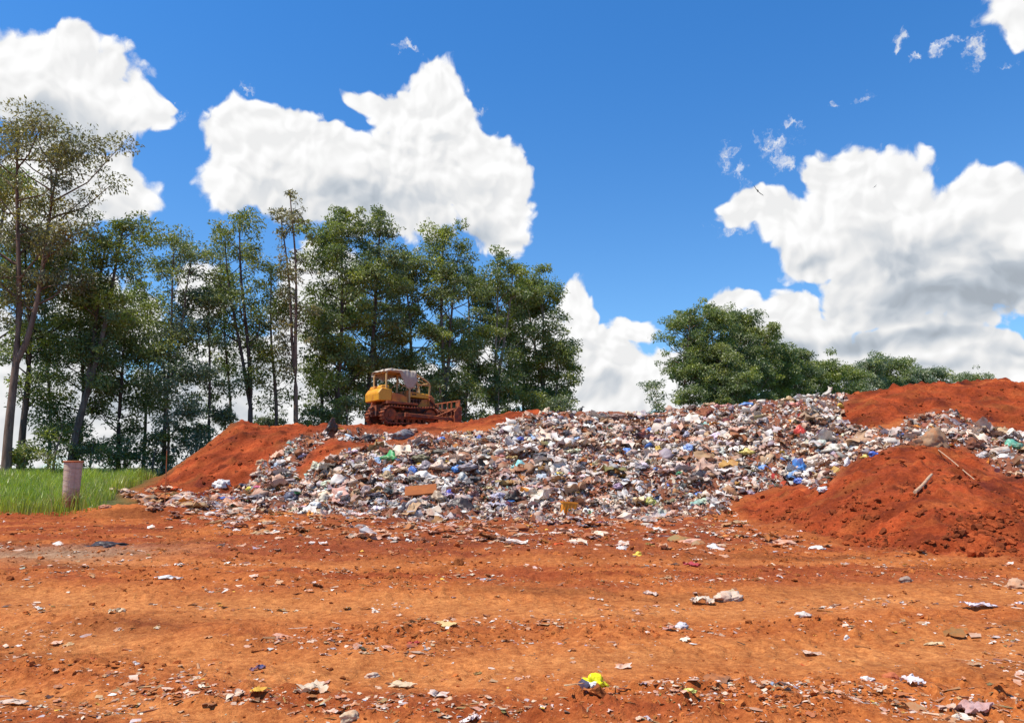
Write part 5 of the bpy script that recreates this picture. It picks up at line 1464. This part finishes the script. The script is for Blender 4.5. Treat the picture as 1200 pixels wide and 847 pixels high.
DARK = [(1125, 352, 130, 30), (1185, 325, 70, 34, .9), (1060, 310, 60, 36, .6), (1120, 280, 40, 24, .4), (1010, 398, 60, 14, .9), (1090, 400, 50, 14, .6), (1190, 412, 50, 10, .5), (960, 300, 40, 14, .5), (60, 142, 90, 26, .6), (100, 235, 50, 16, .4),
 (330, 258, 60, 20, .5), (430, 235, 110, 34, .45), (560, 275, 50, 16, .5), (700, 450, 50, 18, .5), (60, 400, 60, 60, .4), (170, 470, 120, 50, .6), (290, 440, 70, 50, .45), (930, 405, 50, 14, .6), (1080, 432, 120, 10, .5)]
def env_group(L, name):
    g, gi, go, lk, vm, mt, nz, env = new_group(name, ['H'])
    lk(env(gi.outputs[0], L, .12), go.inputs[0]); return g
def wisp_group():
    g, gi, go, lk, vm, mt, nz, env = new_group('CloudWisp', ['H'])
    P = gi.outputs[0]
    wn = nz(28, 4, .65, P); wv = vm('SCALE', vm('SUBTRACT', wn.outputs['Color'], (.5, .5, .5)).outputs[0], .05)
    P2 = vm('ADD', P, wv.outputs[0]).outputs[0]
    e = env(P2, WISPS, .05); f = nz(55, 6, .72, P2)
    lk(mt('ADD', e, mt('MULTIPLY_ADD', f.outputs[0], 2.4, -1.35)), go.inputs[0]); return g
def lobe_group():
    """cauliflower lobes and frayed edges"""
    g, gi, go, lk, vm, mt, nz, env = new_group('CloudLobes', ['B', 'D'])
    Pw = gi.outputs[0]
    w2 = nz(26, 3, .6, Pw); P2 = vm('ADD', Pw, vm('SCALE', vm('SUBTRACT', w2.outputs['Color'], (.5, .5, .5)).outputs[0], .012).outputs[0]).outputs[0]
    def billow(sc_, k):
        v = g.nodes.new('ShaderNodeTexVoronoi'); v.voronoi_dimensions = '2D'; v.feature = 'SMOOTH_F1'; v.inputs['Scale'].default_value = sc_; v.inputs['Smoothness'].default_value = .3
        lk(P2, v.inputs['Vector']); return mt('MULTIPLY_ADD', v.outputs['Distance'], -k, k * .5)
    b1 = billow(13, .30); b2 = billow(29, .30); b3 = billow(68, .16)
    f = nz(70, 5, .7, P2); ff = mt('MULTIPLY_ADD', f.outputs[0], .20, -.10 + .07)
    f2 = nz(11, 4, .6, P2); ff2 = mt('MULTIPLY_ADD', f2.outputs[0], .5, -.25)
    b = mt('ADD', mt('ADD', b1, b2), b3)
    lk(b, go.inputs[0]); lk(mt('ADD', mt('ADD', b, ff), ff2), go.inputs[1]); return g
GD = env_group(DARK, 'CloudBases'); GE = env_group(CL, 'CloudBody'); GW = wisp_group(); GL = lobe_group()
tc = nt.nodes.new('ShaderNodeTexCoord'); nrm = nt.nodes.new('ShaderNodeVectorMath'); nrm.operation = 'NORMALIZE'; nt.links.new(tc.outputs['Generated'], nrm.inputs[0])
sx = nt.nodes.new('ShaderNodeSeparateXYZ'); nt.links.new(nrm.outputs[0], sx.inputs[0])
def M(op, a, b=None, c=None, clamp=False):
    n = nt.nodes.new('ShaderNodeMath'); n.operation = op; n.use_clamp = clamp
    for i, v in enumerate((a, b, c)):
        if v is None: continue
        if hasattr(v, 'is_linked'): nt.links.new(v, n.inputs[i])
        else: n.inputs[i].default_value = v
    return n.outputs[0]
azn = M('ARCTAN2', sx.outputs[0], sx.outputs[1]); eln = M('ARCSINE', sx.outputs[2])
cx = nt.nodes.new('ShaderNodeCombineXYZ'); nt.links.new(azn, cx.inputs[0]); nt.links.new(eln, cx.inputs[1])
wn_ = nt.nodes.new('ShaderNodeTexNoise'); wn_.noise_dimensions = '2D'; wn_.inputs['Scale'].default_value = 9; wn_.inputs['Detail'].default_value = 3; nt.links.new(cx.outputs[0], wn_.inputs['Vector'])
def VM(op, a, b):
    v = nt.nodes.new('ShaderNodeVectorMath'); v.operation = op
    for i, q in enumerate((a, b)):
        if q is None: continue
        if hasattr(q, 'is_linked'): nt.links.new(q, v.inputs[i])
        elif op == 'SCALE' and i == 1: v.inputs['Scale'].default_value = q
        else: v.inputs[i].default_value = q
    return v.outputs[0]
PW = VM('ADD', cx.outputs[0], VM('SCALE', VM('SUBTRACT', wn_.outputs['Color'], (.5, .5, .5)), .05))
def grp(g, off, base=None):
    n = nt.nodes.new('ShaderNodeGroup'); n.node_tree = g; nt.links.new(VM('ADD', base or PW, (*off, 0)), n.inputs[0]); return n
def SS(x, a, b):
    n = nt.nodes.new('ShaderNodeMapRange'); n.interpolation_type = 'SMOOTHSTEP'; nt.links.new(x, n.inputs[0])
    n.inputs[1].default_value = a; n.inputs[2].default_value = b; n.inputs[3].default_value = 0; n.inputs[4].default_value = 1; return n.outputs[0]
E0 = grp(GE, (0, 0)).outputs[0]; E2 = grp(GE, (-.016, .05)).outputs[0]
L0 = grp(GL, (0, 0)); L1 = grp(GL, (-.007, .011))
H0 = M('ADD', E0, L0.outputs[1])
WS = grp(GW, (0, 0), cx.outputs[0]).outputs[0]
a0 = SS(H0, .12, .32); a1 = M('MULTIPLY', SS(WS, .15, 1.15), .8)
alpha = M('MAXIMUM', a0, a1)
fine = M('MAXIMUM', M('SUBTRACT', L0.outputs[0], L1.outputs[0]), -.10)      # >0 where the lobe faces the light
deep = SS(M('MULTIPLY_ADD', L0.outputs[1], .25, E2), .34, 1.1)
br = M('MULTIPLY_ADD', fine, .70, .95)
br = M('MULTIPLY_ADD', deep, -.10, br)
base_ = SS(M('MULTIPLY_ADD', L0.outputs[1], .35, grp(GD, (0, 0)).outputs[0]), -.15, .85)
br = M('MULTIPLY_ADD', base_, -.35, br)
br = M('MAXIMUM', br, .50); br = M('MINIMUM', br, 1.04)
greyf = SS(br, .55, .92)
ccol = nt.nodes.new('ShaderNodeMix'); ccol.data_type = 'RGBA'; nt.links.new(greyf, ccol.inputs[0])
ccol.inputs[6].default_value = (.80, .89, 1.0, 1); ccol.inputs[7].default_value = (1, 1, 1, 1)
cv = nt.nodes.new('ShaderNodeVectorMath'); cv.operation = 'SCALE'; nt.links.new(ccol.outputs[2], cv.inputs[0]); nt.links.new(br, cv.inputs['Scale'])
sky = nt.nodes.new('ShaderNodeTexSky'); sky.sky_type = 'NISHITA'; sky.sun_disc = False; sky.sun_elevation = SUN_EL; sky.sun_rotation = SUN_AZ
sky.altitude = 700; sky.air_density = 1.0; sky.dust_density = .25; sky.ozone_density = 3.0
tint = nt.nodes.new('ShaderNodeMix'); tint.data_type = 'RGBA'; tint.blend_type = 'MULTIPLY'; tint.inputs[0].default_value = 1
nt.links.new(sky.outputs[0], tint.inputs[6]); tf = nt.nodes.new('ShaderNodeMix'); tf.data_type = 'RGBA'; nt.links.new(SS(eln, .0, .62), tf.inputs[0]); tf.inputs[6].default_value = (.62, .86, 1.0, 1); tf.inputs[7].default_value = (.33, .84, 1.24, 1)
nt.links.new(tf.outputs[2], tint.inputs[7])
bs = nt.nodes.new('ShaderNodeBackground'); nt.links.new(tint.outputs[2], bs.inputs[0]); bs.inputs[1].default_value = .13
bc = nt.nodes.new('ShaderNodeBackground'); nt.links.new(cv.outputs[0], bc.inputs[0]); bc.inputs[1].default_value = .76
mx = nt.nodes.new('ShaderNodeMixShader'); nt.links.new(alpha, mx.inputs[0]); nt.links.new(bs.outputs[0], mx.inputs[1]); nt.links.new(bc.outputs[0], mx.inputs[2])
wo = nt.nodes.new('ShaderNodeOutputWorld'); nt.links.new(mx.outputs[0], wo.inputs[0])
try: w.cycles.sampling_method = 'MANUAL'; w.cycles.sample_map_resolution = 512
except Exception: pass

cam = bpy.data.cameras.new('camera'); co = bpy.data.objects.new('camera', cam); COL.objects.link(co)
co.location = (0, 0, EYE); co.rotation_euler = (math.radians(90) + TH, 0, 0)
cam.sensor_width = 36; cam.lens = 36 * F / 1200; cam.clip_end = 20000; cam.clip_start = .05
sc.camera = co
sc.view_settings.view_transform = 'Standard'; sc.view_settings.look = 'None'; sc.view_settings.exposure = 0.38; sc.view_settings.gamma = 1
sc.cycles.max_bounces = 6; sc.cycles.transparent_max_bounces = 8; sc.cycles.diffuse_bounces = 3
sc.cycles.use_adaptive_sampling = True
